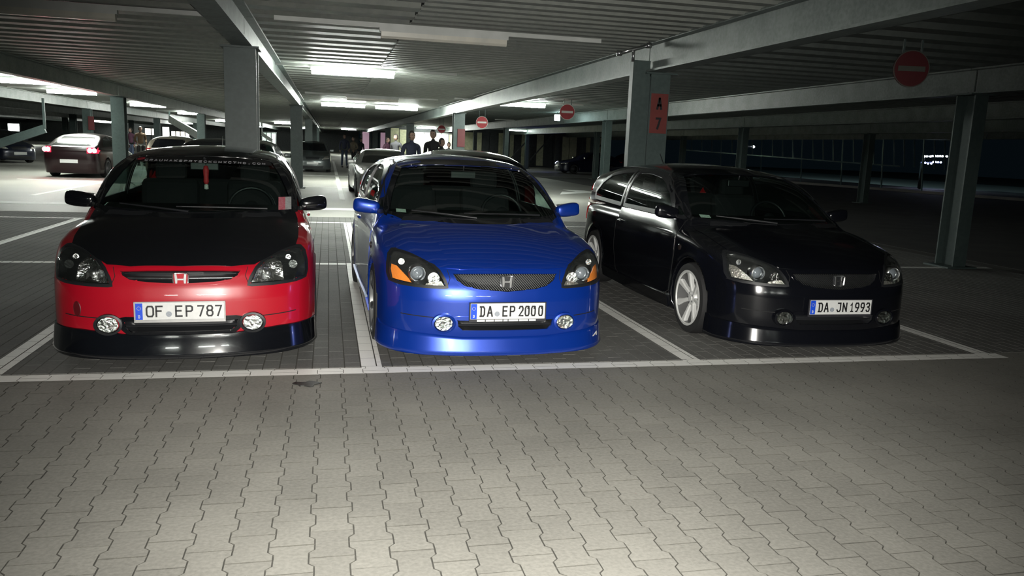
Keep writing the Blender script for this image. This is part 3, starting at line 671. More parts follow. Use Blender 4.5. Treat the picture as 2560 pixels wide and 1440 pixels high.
# ------------------------------------------------------------------ the three hatchbacks
def civic(label, loc, rz, body, hoodm, lipm, mirm, plate, new, rimm, mesh_grille=True):
    if 'raw' not in SHELLS:
        SHELLS['raw'] = shell_data(); V, Fq, N = SHELLS['raw']
        me = to_mesh('full', V, Fq, N); SHELLS['pj'] = Proj(me); bpy.data.meshes.remove(me)
    V, Fq, N = SHELLS['raw']; pj = SHELLS['pj']; gril = GRIL if new else GRILR
    car = tag(empty('hatchback_car', (loc[0], loc[1], 0), rz), label, 'car', 'tuned hatchbacks parked nose out')
    F2, C, NN = cut(V, Fq, N, LAMP, gril)
    me = to_mesh('body_shell', V, F2, N)
    o = link('body_shell', me, body, car); me.materials.append(BLK)
    q = np.abs(C[:, 0]); blk = (C[:, 2] < .16) & (NN[:, 2] < -.5)
    for uw in CIV.wheels: blk |= (np.hypot(C[:, 1]-uw, C[:, 2]-.30) < .330)
    mi = blk.astype(np.int32)
    if not new: me.materials.append(GLB); mi[(C[:, 2] > .958) & (C[:, 1] > 1.12)] = 2
    me.polygons.foreach_set('material_index', mi); me.update()
    B = lambda mb, n, mt, par=car, sm=True: autosmooth(mb.build(n, mt, par), 50) if sm else mb.build(n, mt, par)
    # bonnet, doors, seams
    B(pj.patch('top', HOOD, .0045, .045, .004), 'bonnet', hoodm)
    for s, ax in ((-1, 'left'), (1, 'right')):
        dr = [(1.20, .93), (1.185, .60), (1.23, .30), (1.40, .215), (2.45, .215), (2.62, .28), (2.72, .50), (2.725, .93)]
        d = B(pj.strip(ax, dense([(1.20, .93), (1.185, .60), (1.23, .30), (1.40, .215), (2.45, .215), (2.62, .28), (2.72, .50), (2.725, .93), (2.715, 1.30), (2.3, 1.335), (2.0, 1.31), (1.75, 1.235), (1.5, 1.10), (1.2, .95)], .1), .006, .0012, .03, .002), 'door_seam', SEAM)
        dd = B(pj.patch(ax, [(1.215, .915), (1.20, .60), (1.245, .305), (1.41, .23), (2.445, .23), (2.605, .29), (2.705, .50), (2.71, .915)], .003, .07, .003), 'door', body)
        h = MB(); p0, n0 = pj.pt(ax, 2.50, .78, .002); p1, _ = pj.pt(ax, 2.66, .785, .002); pm = (p0+p1)/2+n0*.022
        pm = (p0+p1)/2+n0*.008; h.tube([p0, p0+n0*.004+(pm-p0)*.25, pm, p1+n0*.004+(pm-p1)*.25, p1], [.010, .014, .015, .014, .010], 10)
        B(h, 'door_handle', body if new else body, dd)
        for nm, P, gm in (('door_window', DWIN, GLASS), ('rear_side_window', QWIN, GLASS), ('quarter_window', TWIN, GLASS)):
            w = B(pj.patch(ax, P, -.004, .05), nm, gm)
            B(pj.band(ax, P, .040 if nm != 'quarter_window' else .03, .003, .025, .012, -.003), 'window_seal', BLK, w)
        # side skirt, arch
        B(pj.strip(ax, [(1.22, .205), (2.0, .195), (3.02, .205)], .10, .022, .05, .03), 'side_skirt', lipm if lipm is not BLK else body)
        # front indicator repeater
        p, n = pj.pt(ax, 1.08, .70, .0); MB().lathe([(.026, 0), (.026, .006), (.018, .010), (0, .011)], 16, Matrix.Translation(p) @ Matrix.Rotation(math.pi/2*s, 4, 'Y')).build('side_repeater', SMK, car)
        # mirror
        m = MB().box((0, 0, 0), (.222, .115, .135)); bm_ = m.mesh('mirror_housing')
        mo = link('mirror_housing', bm_, mirm, car, True); mo.location = (s*.850, 1.375, .980); mo.rotation_euler = (0, -.10*s, .18*s)
        sm = mo.modifiers.new('s', 'SUBSURF'); sm.levels = sm.render_levels = 3
        bmm = bmesh.new(); bmm.from_mesh(bm_); bmesh.ops.bevel(bmm, geom=bmm.edges[:], offset=.03, segments=1, affect='EDGES'); bmm.to_mesh(bm_); bmm.free()
        bm_.polygons.foreach_set('use_smooth', [True]*len(bm_.polygons))
        for v in bm_.vertices:
            if v.co.x*s < 0: v.co.z = v.co.z*.80-.006; v.co.y *= .8
            elif v.co.z > 0: v.co.z *= .92
        MB().bar((-.075*s, .0, -.03), (-.15*s, .02, -.06), .05, .04).build('mirror_arm', mirm, mo, bevel=.008)
        MB().box((0.002*s, .058, 0), (.16, .006, .09)).build('mirror_glass', CHR, mo, bevel=.003)
    # bumper seams
    for sx in (-1, 1):
        B(pj.strip('front', [(sx*.777, .555), (sx*.60, .537), (sx*.41, .536), (sx*.385, .60), (sx*.40, .652)], .004, .001, .02, .002), 'bumper_seam', SEAM)
    # windscreen
    w = B(pj.patch('front', WSC, -.004, .05), 'windscreen', GLASS)
    B(pj.band('front', WSC, .040, .003, .02, .012, -.006), 'window_seal', GLB, w)
    w2 = B(pj.patch('rear', RWIN, -.004, .06), 'rear_window', SMOKE); B(pj.band('rear', RWIN, .045, .003, .03, .012, -.004), 'window_seal', BLK, w2)
    B(pj.strip('top', [(-.60, 1.02), (-.45, .945), (-.25, .893), (0, .875), (.25, .893), (.45, .945), (.60, 1.02)], .05, .006, .03, .01), 'cowl_panel', BLK)
    for a, b in (((.50, .965), (-.10, .955)), ((-.04, .945), (-.50, .962))):
        m = MB(); pa, _ = pj.pt('front', a[0], a[1]-.02, .012); pb, _ = pj.pt('front', b[0], b[1], .012)
        m.tube([pa, pa.lerp(pb, .5)+Vector((0, -.02, .004)), pb], [.009, .006, .004], 8).tube([pa.lerp(pb, .1)+Vector((0, .004, -.004)), pb+(pb-pa)*.05], .005, 6); B(m, 'wiper', BLK)
    # headlights
    for s in (-1, 1):
        P = LAMP if s > 0 else mirror(LAMP)
        hl = B(bowl(pj, 'front', P, .075 if new else .06, .035, .016, -.001), 'headlight', mat('lamp_housing', (.035, .037, .038), .25, .4, bump=(70, .15)) if new else mat('lamp_housing_dark', (.02, .022, .023), .2, .3, bump=(70, .15)))
        B(pj.band('front', P, .020, .003, .016, .008, -.004), 'headlight_trim', BLK, hl)
        B(pj.patch('front', P, .004, .025), 'headlight_lens', LENS, hl)
        def disc(x, z, r, dep, name, prof, mt, par=hl, tilt=.0):
            c, n = pj.pt('front', s*x, z, -dep); M = Matrix.Translation(c) @ Matrix.Rotation(math.pi/2, 4, 'X') @ Matrix.Rotation(s*tilt, 4, 'Y')
            return B(MB().lathe([(a*r, b*r) for a, b in prof], 28, M), name, mt, par)
        if new:
            disc(.607, .650, .062, .052, 'projector_ring', [(.70, .2), (.74, .62), (.84, .72), (1.0, .60), (1.06, .2), (1.0, -.4), (.7, -.4), (.70, .2)], CHR if s else CHR)
            disc(.607, .650, .045, .050, 'projector_lens', [(1, -.2), (1, .25), (.86, .55), (.6, .78), (.3, .9), (0, .94)], mat('projector_glass', (.30, .33, .38), .06, .35, coat=1, bump=(30, .05)))
            disc(.500, .612, .040, .035, 'main_beam_reflector', [(1, .7), (.8, .1), (.5, -.3), (0, -.5)], REFL)
            disc(.500, .612, .013, .030, 'bulb', [(1, -.8), (1, .4), (.7, .8), (0, 1)], CHR)
            disc(.695, .703, .022, .028, 'side_lamp_reflector', [(1, .7), (.8, .1), (.5, -.3), (0, -.5)], REFL)
            Pi = [(.640, .562), (.756, .572), (.764, .63), (.758, .665), (.725, .66), (.69, .62), (.655, .585)]; Pi = Pi if s > 0 else mirror(Pi)
            B(pj.patch('front', Pi, -.010, .02, .01), 'indicator_lens', AMB if new == 'amber' else CLR, hl)
            Pc = [(.425, .553), (.55, .553), (.54, .566), (.47, .580), (.445, .582)]; Pc = Pc if s > 0 else mirror(Pc)
            B(pj.patch('front', Pc, -.012, .02, .008), 'lower_reflector', CLR, hl)
        else:
            Pr = [(.425, .556), (.46, .632), (.515, .682), (.575, .695), (.615, .66), (.625, .56)]; Pr = Pr if s > 0 else mirror(Pr)
            B(bowl(pj, 'front', Pr, .05, .07, .014, -.010), 'main_reflector', REFL, hl)
            disc(.530, .618, .022, .030, 'bulb_shield', [(1, -.8), (1, .5), (.8, .8), (0, .9)], CHR)
            for k in range(5):
                x = .45+k*.037; a, _ = pj.pt('front', s*x, .563, -.020); b, _ = pj.pt('front', s*(x+.006), .60+.02*(k % 2), -.030)
                B(MB().bar(a, b, .016, .005), 'reflector_facet', CHR, hl, False)
            disc(.70, .665, .028, .028, 'indicator_reflector', [(1, .7), (.8, .1), (.5, -.3), (0, -.5)], mat('dark_reflector', (.12, .13, .13), .2, .9, bump=(60, .2)))
            disc(.66, .712, .018, .025, 'side_lamp_reflector', [(1, .7), (.8, .1), (.5, -.3), (0, -.5)], REFL)
    # grille
    gr = B(bowl(pj, 'front', gril, .05, .02, .014, -.002), 'grille', BLK)
    B(pj.band('front', gril, .016, .004, .016, .010, -.002), 'grille_surround', body if new else body, gr)
    zl = lambda x: np.interp(abs(x), [0, .2, .29, .345, .375], [.512, .528, .548, .585, .632]) if new else np.interp(abs(x), [0, .2, .30, .345, .362], [.552, .560, .574, .60, .632])
    if new:
        mb = MB(); k = 0
        for dirn in (-1, 1):
            for t in np.arange(-.60, .60, .017):
                pts = []
                for z in np.arange(.515, .641, .006):
                    x = t+dirn*(z-.57)*.9
                    if abs(x) < .37 and z > zl(x)+.004: pts.append(pj.pt('front', x, z, 0)[0]+Vector((0, .016+.002*dirn, 0)))
                if len(pts) > 1: mb.bar(pts[0], pts[-1], .0028, .0028, (0, 1, 0))
        g = mb.build('grille_mesh', mat('mesh_metal', (.016, .017, .016), .45, .3, noise=(30, (.01, .011, .01), .3, .7)), gr); tag(g, kind='stuff')
    else:
        for k, (z0, wd) in enumerate(((.614, .006), (.588, .018))):
            pts = [pj.pt('front', x, z0, 0)[0]+Vector((0, .012, 0)) for x in np.linspace(-.33+.02*k, .33-.02*k, 25)]
            B(MB().tube(pts, [wd*.6]*25, 8), 'grille_bar', mat('grille_dark_chrome', (.22, .23, .24), .22, .9, noise=(30, (.16, .17, .18), .3, .7)) if k else BLK, gr)
    # emblem : rounded frame with a slanted letter H
    em = empty('emblem', (0, float(pj.pt('front', 0, .585, 0)[0].y)-.006, .585), 0, car)
    ew, eh = .050, .044
    ring = round_poly([(-ew*.92, -eh), (ew*.92, -eh), (ew, 0), (ew*1.02, eh), (-ew*1.02, eh), (-ew, 0)], 2)
    rin = offset_poly(ring, -.009); n = len(ring); V2 = [(p[0], 0, p[1]) for p in ring]+[(p[0], -.006, p[1]) for p in offset_poly(ring, -.002)]+[(p[0], 0, p[1]) for p in rin]
    mb = MB().add(V2, [(i, (i+1) % n, n+(i+1) % n, n+i) for i in range(n)]+[(n+i, n+(i+1) % n, 2*n+(i+1) % n, 2*n+i) for i in range(n)]); B(mb, 'emblem_frame', CHR, em)
    B(MB().prism(rin, -.001, .001, Matrix.Rotation(math.pi/2, 4, 'X')), 'emblem_field', BLK if new else mat('emblem_red', (.45, .01, .02), .3, coat=1, noise=(9, (.4, .01, .02), .3, .7)), em, False)
    H = MB()
    for s in (-1, 1): H.prism([(s*.020, -.034), (s*.031, -.034), (s*.036, .034), (s*.022, .034), (s*.017, 0)][::s], 0, .007, Matrix.Translation((0, -.001, 0)) @ Matrix.Rotation(math.pi/2, 4, 'X'))
    H.box((0, -.004, 0), (.040, .007, .011)); H.build('emblem_letter', CHR, em, bevel=.001)
    # lower intake, fog lamps, lip
    ik = B(bowl(pj, 'front', INTK, .08, .02, .016, -.002), 'lower_intake', BLK)
    B(pj.band('front', INTK, .028, .005, .018, .012, -.006), 'intake_surround', lipm if not new else body, ik)
    pts = [pj.pt('front', x, .285, 0)[0]+Vector((0, .03, 0)) for x in np.linspace(-.33, .33, 15)]; B(MB().tube(pts, .007, 6), 'intake_bar', BLK, ik)
    for s in (-1, 1):
        z = .300; c, n = pj.pt('front', s*.428, z, .0); c = c-Vector((0, .016, 0))
        M = Matrix.Translation(c) @ Matrix.Rotation(math.pi/2, 4, 'X')
        sx = Matrix.Diagonal((1.18, .95, 1, 1))
        f = B(MB().lathe([(.070, -.02), (.070, .012), (.058, .016), (.054, .006), (.05, -.03)], 28, M @ sx), 'fog_lamp', BLK if not new else body)
        B(MB().lathe([(.050, .006), (.040, -.012), (.022, -.026), (0, -.03)], 28, M @ sx), 'fog_reflector', REFL, f)
        B(MB().lathe([(.012, -.03), (.012, .0), (.008, .004), (0, .005)], 14, M), 'bulb_cap', CHR, f)
        B(MB().lathe([(.053, .006), (.045, .012), (.02, .015), (0, .016)], 28, M @ sx), 'fog_lens', LENS, f)
    # lip spoiler
    zt = lambda x: .236 if abs(x) < .3 else np.interp(abs(x), [.3, .45, .6, .75, .83], [.236, .252, .262, .258, .250])
    xs = np.concatenate([np.linspace(-.818, -.6, 14), np.linspace(-.58, .58, 30), np.linspace(.6, .818, 14)])
    V2 = []; nr = 7
    for x in xs:
        zz = zt(x) if not new else (.205 if abs(x) < .3 else np.interp(abs(x), [.3, .5, .83], [.205, .22, .235]))
        a, na = pj.pt('front', x, zz, .001); b, nb = pj.pt('front', x, .17, 0); nh = Vector((na.x, na.y, 0)).normalized()
        e = .030
        prof = [(a, 0, zz), (a, .008, zz-.004), (a, .014, (zz+.13)/2+.02), (a, e-.006, .112), (a, e, .095), (a, e-.010, .078), (a, -.06, .078)]
        for p, d, z in prof: V2.append((p.x+nh.x*d, p.y+nh.y*d, z))
    nx = len(xs); Fc = [(i*nr+j, (i+1)*nr+j, (i+1)*nr+j+1, i*nr+j+1) for i in range(nx-1) for j in range(nr-1)]
    for s in (-1, 1):     # wrap back to the wheel arch
        base = len(V2); st = (nx-1)*nr if s > 0 else 0
        for k, u in enumerate((.40, .455, .505)):
            h, n2 = pj.pt('right' if s > 0 else 'left', max(u, V2[st][1]+.02*(k+1)), .20, .0)
            for (d, z) in ((.002, .250), (.010, .246), (.016, .20), (.022, .112), (.026, .095), (.018, .078), (-.06, .078)): V2.append((h.x+s*d, h.y, z))
        for k in range(3):
            pr_ = st if k == 0 else base+(k-1)*nr; cu = base+k*nr
            for j in range(nr-1):
                q = (pr_+j, cu+j, cu+j+1, pr_+j+1); Fc.append(q if s > 0 else q[::-1])
    B(MB().add(V2, Fc), 'front_lip', lipm)
    B(pj.strip('front', [(-.70, .345), (-.5, .337), (-.36, .338)], .006, .002, .02, .002), 'bumper_crease', SEAM); B(pj.strip('front', [(.70, .345), (.5, .337), (.36, .338)], .006, .002, .02, .002), 'bumper_crease', SEAM)
    # tow eye opening
    if not new:
        c, n = pj.pt('front', -.618, .386, .001); q = n.to_track_quat('Z', 'Y').to_matrix().to_4x4()
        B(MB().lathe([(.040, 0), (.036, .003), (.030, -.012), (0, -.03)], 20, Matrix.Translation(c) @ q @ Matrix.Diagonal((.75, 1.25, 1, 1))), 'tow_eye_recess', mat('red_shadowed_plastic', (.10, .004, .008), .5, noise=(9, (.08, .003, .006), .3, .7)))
    # rear end
    for s in (-1, 1):
        P = [(s*.60, .66), (s*.77, .68), (s*.775, .95), (s*.70, 1.10), (s*.66, .95)]; P = P if s > 0 else P[::-1]
        B(pj.patch('rear', P, .012, .04, .012), 'tail_lamp', RTL)
    sp = MB()
    pts = [pj.pt('top', x, 3.84-.10*(x/.6)**2, .0)[0]+Vector((0, .02, .018)) for x in np.linspace(-.56, .56, 15)]
    sp.tube(pts, [.022]*15, 10); B(sp, 'roof_spoiler', body)
    p, _ = pj.pt('top', 0, 3.5, 0); B(MB().tube([p, p+Vector((0, .03, .02)), p+Vector((0, .16, .14))], [.012, .006, .003], 6), 'aerial', BLK)
    # wheels
    for u in CIV.wheels:
        for s in (-1, 1): wheel(car, s*.742, u, s, rimm, True)
    # cabin
    MB().box((0, 2.3, .30), (1.36, 2.9, .04)).box((0, 1.15, .55), (1.36, .04, .55)).box((-.69, 2.3, .55), (.03, 2.9, .50)).box((.69, 2.3, .55), (.03, 2.9, .50)).box((0, 3.75, .6), (1.3, .04, .6)).build('cabin_liner', CLOTH, car)
    ds = MB().prism([(1.12, .80), (1.55, .80), (1.66, .86), (1.62, .93), (1.40, .955), (1.12, .92)], -.68, .68, Matrix(((0, 0, 1, 0), (1, 0, 0, 0), (0, 1, 0, 0), (0, 0, 0, 1)))).build('dashboard', BLK, car, bevel=.015)
    for s in (-1, 1):
        st = tag(empty('seat', (s*.36, 2.25, 0), 0, car))
        MB().box((0, -.15, .46), (.50, .52, .16)).build('seat_cushion', CLOTH, st, bevel=.04)
        MB().box((0, .17, .80), (.48, .13, .60), M=Matrix.Rotation(-.28, 3, 'X')).build('backrest', CLOTH, st, bevel=.05)
        MB().box((0, .29, 1.16), (.26, .10, .17), M=Matrix.Rotation(-.2, 3, 'X')).build('headrest', CLOTH, st, bevel=.035)
    MB().box((0, 3.12, .46), (1.25, .5, .16)).box((0, 3.40, .78), (1.25, .13, .55), M=Matrix.Rotation(-.3, 3, 'X')).build('rear_seat', CLOTH, car, bevel=.04)
    sw = MB(); cc = Vector((.36, 1.73, .90)); R = Matrix.Rotation(1.15, 3, 'X')
    sw.tube([cc+R @ Vector((.18*math.cos(a), .18*math.sin(a), 0)) for a in np.linspace(0, 2*math.pi, 29)], .014, 8, False)
    for a in (0, math.pi, -math.pi/2): sw.bar(cc, cc+R @ Vector((.175*math.cos(a), .175*math.sin(a), 0)), .04, .012)
    sw.lathe([(.06, -.02), (.06, .02), (.04, .035), (0, .04)], 18, Matrix.Translation(cc) @ R.to_4x4()); B(sw, 'steering_wheel', BLK)
    MB().box((0, 1.72, 1.235), (.22, .03, .062)).bar((0, 1.72, 1.26), (0, 1.70, 1.31), .015).build('interior_mirror', BLK, car, bevel=.008)
    number_plate(car, *plate)
    return car, pj
RED = paint('red_paint', (.40, .004, .016), .0, (.37, .004, .015)); BLUE = paint('blue_paint', (.003, .038, .32), .42, (.003, .034, .30)); BLACK = paint('black_paint', (.0035, .004, .006), .0, (.0045, .005, .007), .14, .22)
CARB = mat('carbon_bonnet', (.004, .0045, .006), .42, coat=.08, spec=.25, noise=(300, (.007, .0075, .009), .45, .55))
P_RED = ([('O', .0606, .109), ('F', .116, .160), ('E', .230, .274), ('P', .291, .336), ('7', .360, .403), ('8', .4125, .456), ('7', .465, .508)], .394, .1937, mat('plate_frame_grey', (.45, .45, .44), .4, .6, noise=(20, (.4, .4, .4), .3, .7)), -.035, 0)
P_BLU = ([('D', .0640, .1006), ('A', .112, .154), ('E', .2187, .2557), ('P', .2695, .3085), ('2', .3320, .3675), ('0', .3745, .410), ('0', .4185, .454), ('0', .4700, .5055)], .394, .183, mat('plate_frame_black', (.03, .03, .035), .4, noise=(20, (.025, .025, .03), .3, .7)), -.035, 7)
P_BLK = ([('D', .067, .106), ('A', .115, .157), ('J', .222, .260), ('N', .272, .3115), ('1', .336, .367), ('9', .378, .415), ('9', .425, .462), ('3', .472, .508)], .394, .185, MT['plate_frame_black'], -.035, 0)
red, PJ = civic('red hatchback with matt black bonnet and black lip, leftmost of the three front cars', (-.907, 5.257), .046, RED, CARB, GLB, GLB, P_RED, None, GRY)
blue, _ = civic('glossy metallic blue hatchback in the middle of the three front cars', (1.184, 5.181), .025, BLUE, BLUE, BLUE, BLUE, P_BLU, 'amber', GRY)
black, _ = civic('glossy black hatchback with white alloy wheels, right of the blue car', (3.775, 5.234), -.009, BLACK, BLACK, BLACK, BLACK, P_BLK, 'clear', SILV)
# ------------------------------------------------------------------ background cars (simpler, same technique)
def bgcar(name, label, loc, rz, body, d, rearlit=False, frontlit=None, plate=True, group='cars parked further back'):
    key = id(d)
    if key not in SHELLS:
        xs = np.arange(-.96, .961, .04); us = np.concatenate([np.arange(-.06, .3, .025), np.arange(.3, d.L+.12, .05)]); zs = np.arange(.08, d.H+.08, .032)
        V, Fq, N = nets(car_fn(d), xs, us, zs); me = to_mesh('body_shell', V, Fq, N); SHELLS[key] = (me, Proj(me), {})
    me, pj, C = SHELLS[key]
    e = tag(empty(name, loc, rz), label, 'car', group)
    def P(n, mt, mk, par=e):
        k2 = (n, mk[0], str(mk[1:]))
        if k2 not in C: 
            mb = getattr(pj, mk[0])(*mk[1:]); mm = mb.mesh(n); bm = bmesh.new(); bm.from_mesh(mm); bmesh.ops.recalc_face_normals(bm, faces=bm.faces)
            for f in bm.faces: f.smooth = True
            bm.to_mesh(mm); bm.free(); C[k2] = mm
        return link(n, C[k2], mt, par)
    link('body_shell', me, body, e)
    a = d.al; ws = [(-.64*a, d.zw), (.64*a, d.zw), (.50*a, d.zr), (-.50*a, d.zr)]
    P('windscreen', GLB, ('patch', 'front', ws, .006, .07, 0)); P('rear_window', GLB, ('patch', 'rear', [(-.58*a, d.zw+.03), (.58*a, d.zw+.03), (.47*a, d.zr-.02), (-.47*a, d.zr-.02)], .006, .07, 0))
    for ax in ('left', 'right'):
        for w in d.side: P('side_window', GLB, ('patch', ax, w, .006, .08, 0))
    for s in (-1, 1):
        hp = [(s*x, z) for x, z in d.hl]; hp = hp if s > 0 else hp[::-1]
        P('headlight', (frontlit if (frontlit and s < 0) else CLR), ('patch', 'front', hp, .01, .05, .01))
        tp = [(s*x, z) for x, z in d.tl]; tp = tp if s > 0 else tp[::-1]
        o = P('tail_lamp', (mat('tail_lit', (.5, .01, .02), .3, emit=(1, .02, .07), estr=.5) if rearlit else RTL), ('patch', 'rear', tp, .012, .05, .012))
        if rearlit:
            for dx in (-.055, .055):
                c, n = pj.pt('rear', s*(abs(d.tl[0][0]+d.tl[1][0])/2)+dx, (d.tl[0][1]+d.tl[2][1])/2, .014)
                MB().lathe([(.07, 0), (.066, .02), (.04, .03), (0, .033)], 14, Matrix.Translation(c) @ Matrix.Rotation(-math.pi/2, 4, 'X')).build('tail_light_bulb', mat('tail_glow', (1, .1, .1), .4, emit=(1, .22, .28), estr=30), o)
    P('grille', BLK, ('patch', 'front', [(-.32, d.gz), (.32, d.gz), (.28, d.gz-.12), (-.28, d.gz-.12)], .008, .05, 0))
    P('lower_intake', BLK, ('patch', 'front', [(-.5, .30), (.5, .30), (.45, .20), (-.45, .20)], .008, .05, 0))
    if plate:
        y = float(pj.pt('front', 0, .40, 0)[0].y); MB().box((0, y-.02, .42), (.52, .02, .11)).build('number_plate', WHT, e)
        y = float(pj.pt('rear', 0, d.pz, 0)[0].y); MB().box((0, y+.02, d.pz), (.52, .02, .11)).build('number_plate', WHT, e)
    for s in (-1, 1):
        m = MB().box((s*(d.wx+.06), d.my, d.zw+.03), (.20, .10, .13)); o = m.build('wing_mirror', body, e, bevel=.03)
        for u in d.wheels: wheel(e, s*(d.wx-.10), u, s, GRY, False)
    return e
SED = civic_def(L=4.45, H=1.40, wx=.86, top=[(-.2, .60), (0, .66), (.1, .72), (.4, .80), (.9, .90), (1.25, .95), (1.6, .97), (3.5, 1.02), (3.9, 1.05), (4.35, 1.04), (4.6, 1.0)],
    wid=[(-.1, .86), (.85, .865), (2.2, .87), (3.4, .86), (4.1, .83), (4.5, .78)], rear=[(.1, 4.35), (.3, 4.42), (.6, 4.46), (.95, 4.42), (1.05, 4.05), (1.2, 3.65), (1.33, 3.25), (1.5, 2.8)],
    ws=[(.70, .8), (.93, 1.15), (1.05, 1.36), (1.2, 1.65), (1.33, 1.98), (1.42, 2.4), (1.5, 3.2)], roof=[(1.2, 1.3), (2.0, 1.38), (2.5, 1.41), (3.2, 1.38), (3.8, 1.28), (4.4, 1.1)], wheels=(.88, 3.50), al=1.0, zw=.98, zr=1.30,
    side=[[(1.75, .99), (2.0, 1.24), (2.6, 1.33), (2.6, .99)], [(2.68, .99), (2.68, 1.33), (3.2, 1.27), (3.6, 1.06), (3.55, .99)]], hl=[(.45, .60), (.80, .62), (.80, .74), (.62, .74)], tl=[(.52, .78), (.80, .78), (.80, .96), (.52, .96)], gz=.72, pz=.52, my=1.55)
HAT = civic_def(L=3.95, H=1.44, wx=.82, top=[(-.2, .60), (0, .64), (.1, .72), (.4, .83), (.9, .93), (1.2, .97), (1.6, .98), (4.3, .97)],
    wid=[(-.1, .83), (.85, .835), (2.2, .84), (3.4, .83), (3.9, .78), (4.2, .7)], rear=[(.1, 3.86), (.3, 3.93), (.6, 3.95), (.9, 3.88), (1.1, 3.72), (1.3, 3.50), (1.5, 3.3)],
    ws=[(.70, .8), (.95, 1.10), (1.05, 1.26), (1.2, 1.50), (1.33, 1.78), (1.42, 2.1), (1.5, 3.2)], roof=[(1.2, 1.3), (1.8, 1.40), (2.3, 1.43), (3.0, 1.41), (3.5, 1.34), (3.9, 1.25)], wheels=(.80, 3.25), al=1.0, zw=.98, zr=1.33,
    side=[[(1.5, .99), (1.8, 1.24), (2.4, 1.35), (2.4, .99)], [(2.48, .99), (2.48, 1.35), (3.2, 1.29), (3.4, .99)]], hl=[(.42, .60), (.76, .62), (.76, .76), (.58, .74)], tl=[(.58, .70), (.75, .70), (.75, .98), (.60, .98)], gz=.70, pz=.62, my=1.35)
COU = civic_def(L=4.3, H=1.33, wx=.90, top=[(-.2, .52), (0, .58), (.1, .62), (.4, .72), (.9, .80), (1.3, .86), (1.7, .90), (3.5, .98), (4.1, .97), (4.5, .9)],
    wid=[(-.1, .89), (.85, .905), (2.2, .88), (3.4, .905), (4.0, .88), (4.4, .8)], plan=[(-.35, .02), (0, 0), (.35, .02), (.6, .08), (.75, .19), (.83, .32), (.88, .55), (.92, 1.0)], rear=[(.1, 4.15), (.4, 4.28), (.7, 4.30), (.95, 4.22), (1.1, 3.7), (1.22, 3.2), (1.5, 2.5)],
    gx=[(.8, .86), (.95, .80), (1.05, .74), (1.15, .67), (1.25, .58), (1.32, .45), (1.4, .3)], ws=[(.70, .9), (.88, 1.35), (1.0, 1.60), (1.15, 1.90), (1.25, 2.15), (1.32, 2.5), (1.4, 3.2)], roof=[(1.2, 1.2), (2.0, 1.27), (2.4, 1.31), (2.9, 1.30), (3.5, 1.19), (4.0, 1.05)], wheels=(.86, 3.42), al=1.05, zw=.91, zr=1.24,
    side=[[(1.85, .93), (2.1, 1.13), (2.7, 1.22), (3.0, 1.15), (3.1, .95)]], hl=[(.66, .52), (.80, .54), (.80, .78), (.70, .80), (.64, .68)], tl=[(.60, .75), (.85, .74), (.85, .90), (.62, .92)], gz=.46, pz=.55, my=1.7, hoodc=.05)
DRD = paint('dark_red_paint', (.012, .003, .005), .2, (.010, .003, .004), .3, .35); DGN = paint('dark_green_paint', (.012, .030, .024), .3, (.012, .026, .022)); SLV = paint('silver_paint', (.40, .41, .40), .6, (.36, .37, .36))
GRP = paint('grey_paint', (.10, .115, .115), .5, (.09, .10, .10)); BGE = paint('beige_paint', (.20, .18, .14), .4, (.18, .16, .13)); DBL = paint('night_blue_paint', (.008, .012, .030), .3, (.008, .011, .026))
HGLOW = mat('headlight_glow', (.9, .95, 1), .4, emit=(.35, .40, 1), estr=30)
pi = math.pi
def place(rear, L, X, Y): return (X, Y+L if rear else Y, 0)
bgcar('saloon_car', 'dark red saloon seen from behind with both tail lamps burning', (-7.75, 27.9+4.45, 0), pi-.05, DRD, SED, rearlit=True)
bgcar('hatchback_car', 'dark hatchback cut off by the left edge of the photo', (-12.9, 38.5, 0), .75, DBL, HAT)
bgcar('hatchback_car', 'black hatchback whose roof shows right behind the red car', (-2.2, 15.7, 0), .03, BLACK, HAT)
bgcar('hatchback_car', 'beige hatchback seen over the left half of the red roof', (-5.5, 34.0, 0), pi+.02, BGE, HAT)
bgcar('hatchback_car', 'dark green hatchback right of the wide near column', (-1.98, 21.6+3.95, 0), pi-.03, DGN, HAT, rearlit=False)
bgcar('hatchback_car', 'grey hatchback facing the camera beside the thin aisle column', (-.72, 38.6, 0), .0, GRP, HAT)
bgcar('coupe_car', 'silver coupe facing the camera left behind the blue car', (1.64, 21.4, 0), .04, SLV, COU)
bgcar('hatchback_car', 'black hatchback hidden behind the blue car except its roof', (1.95, 10.25+3.95, 0), pi, BLACK, HAT)
bgcar('saloon_car', 'dark blue saloon seen from its side with a bluish headlight', (14.4, 50.2, 0), -pi/2+.12, DBL, SED, frontlit=HGLOW)
bgcar('hatchback_car', 'dark hatchback parked behind the dark blue saloon', (18.6, 53.5, 0), -pi/2+.25, BLACK, HAT)

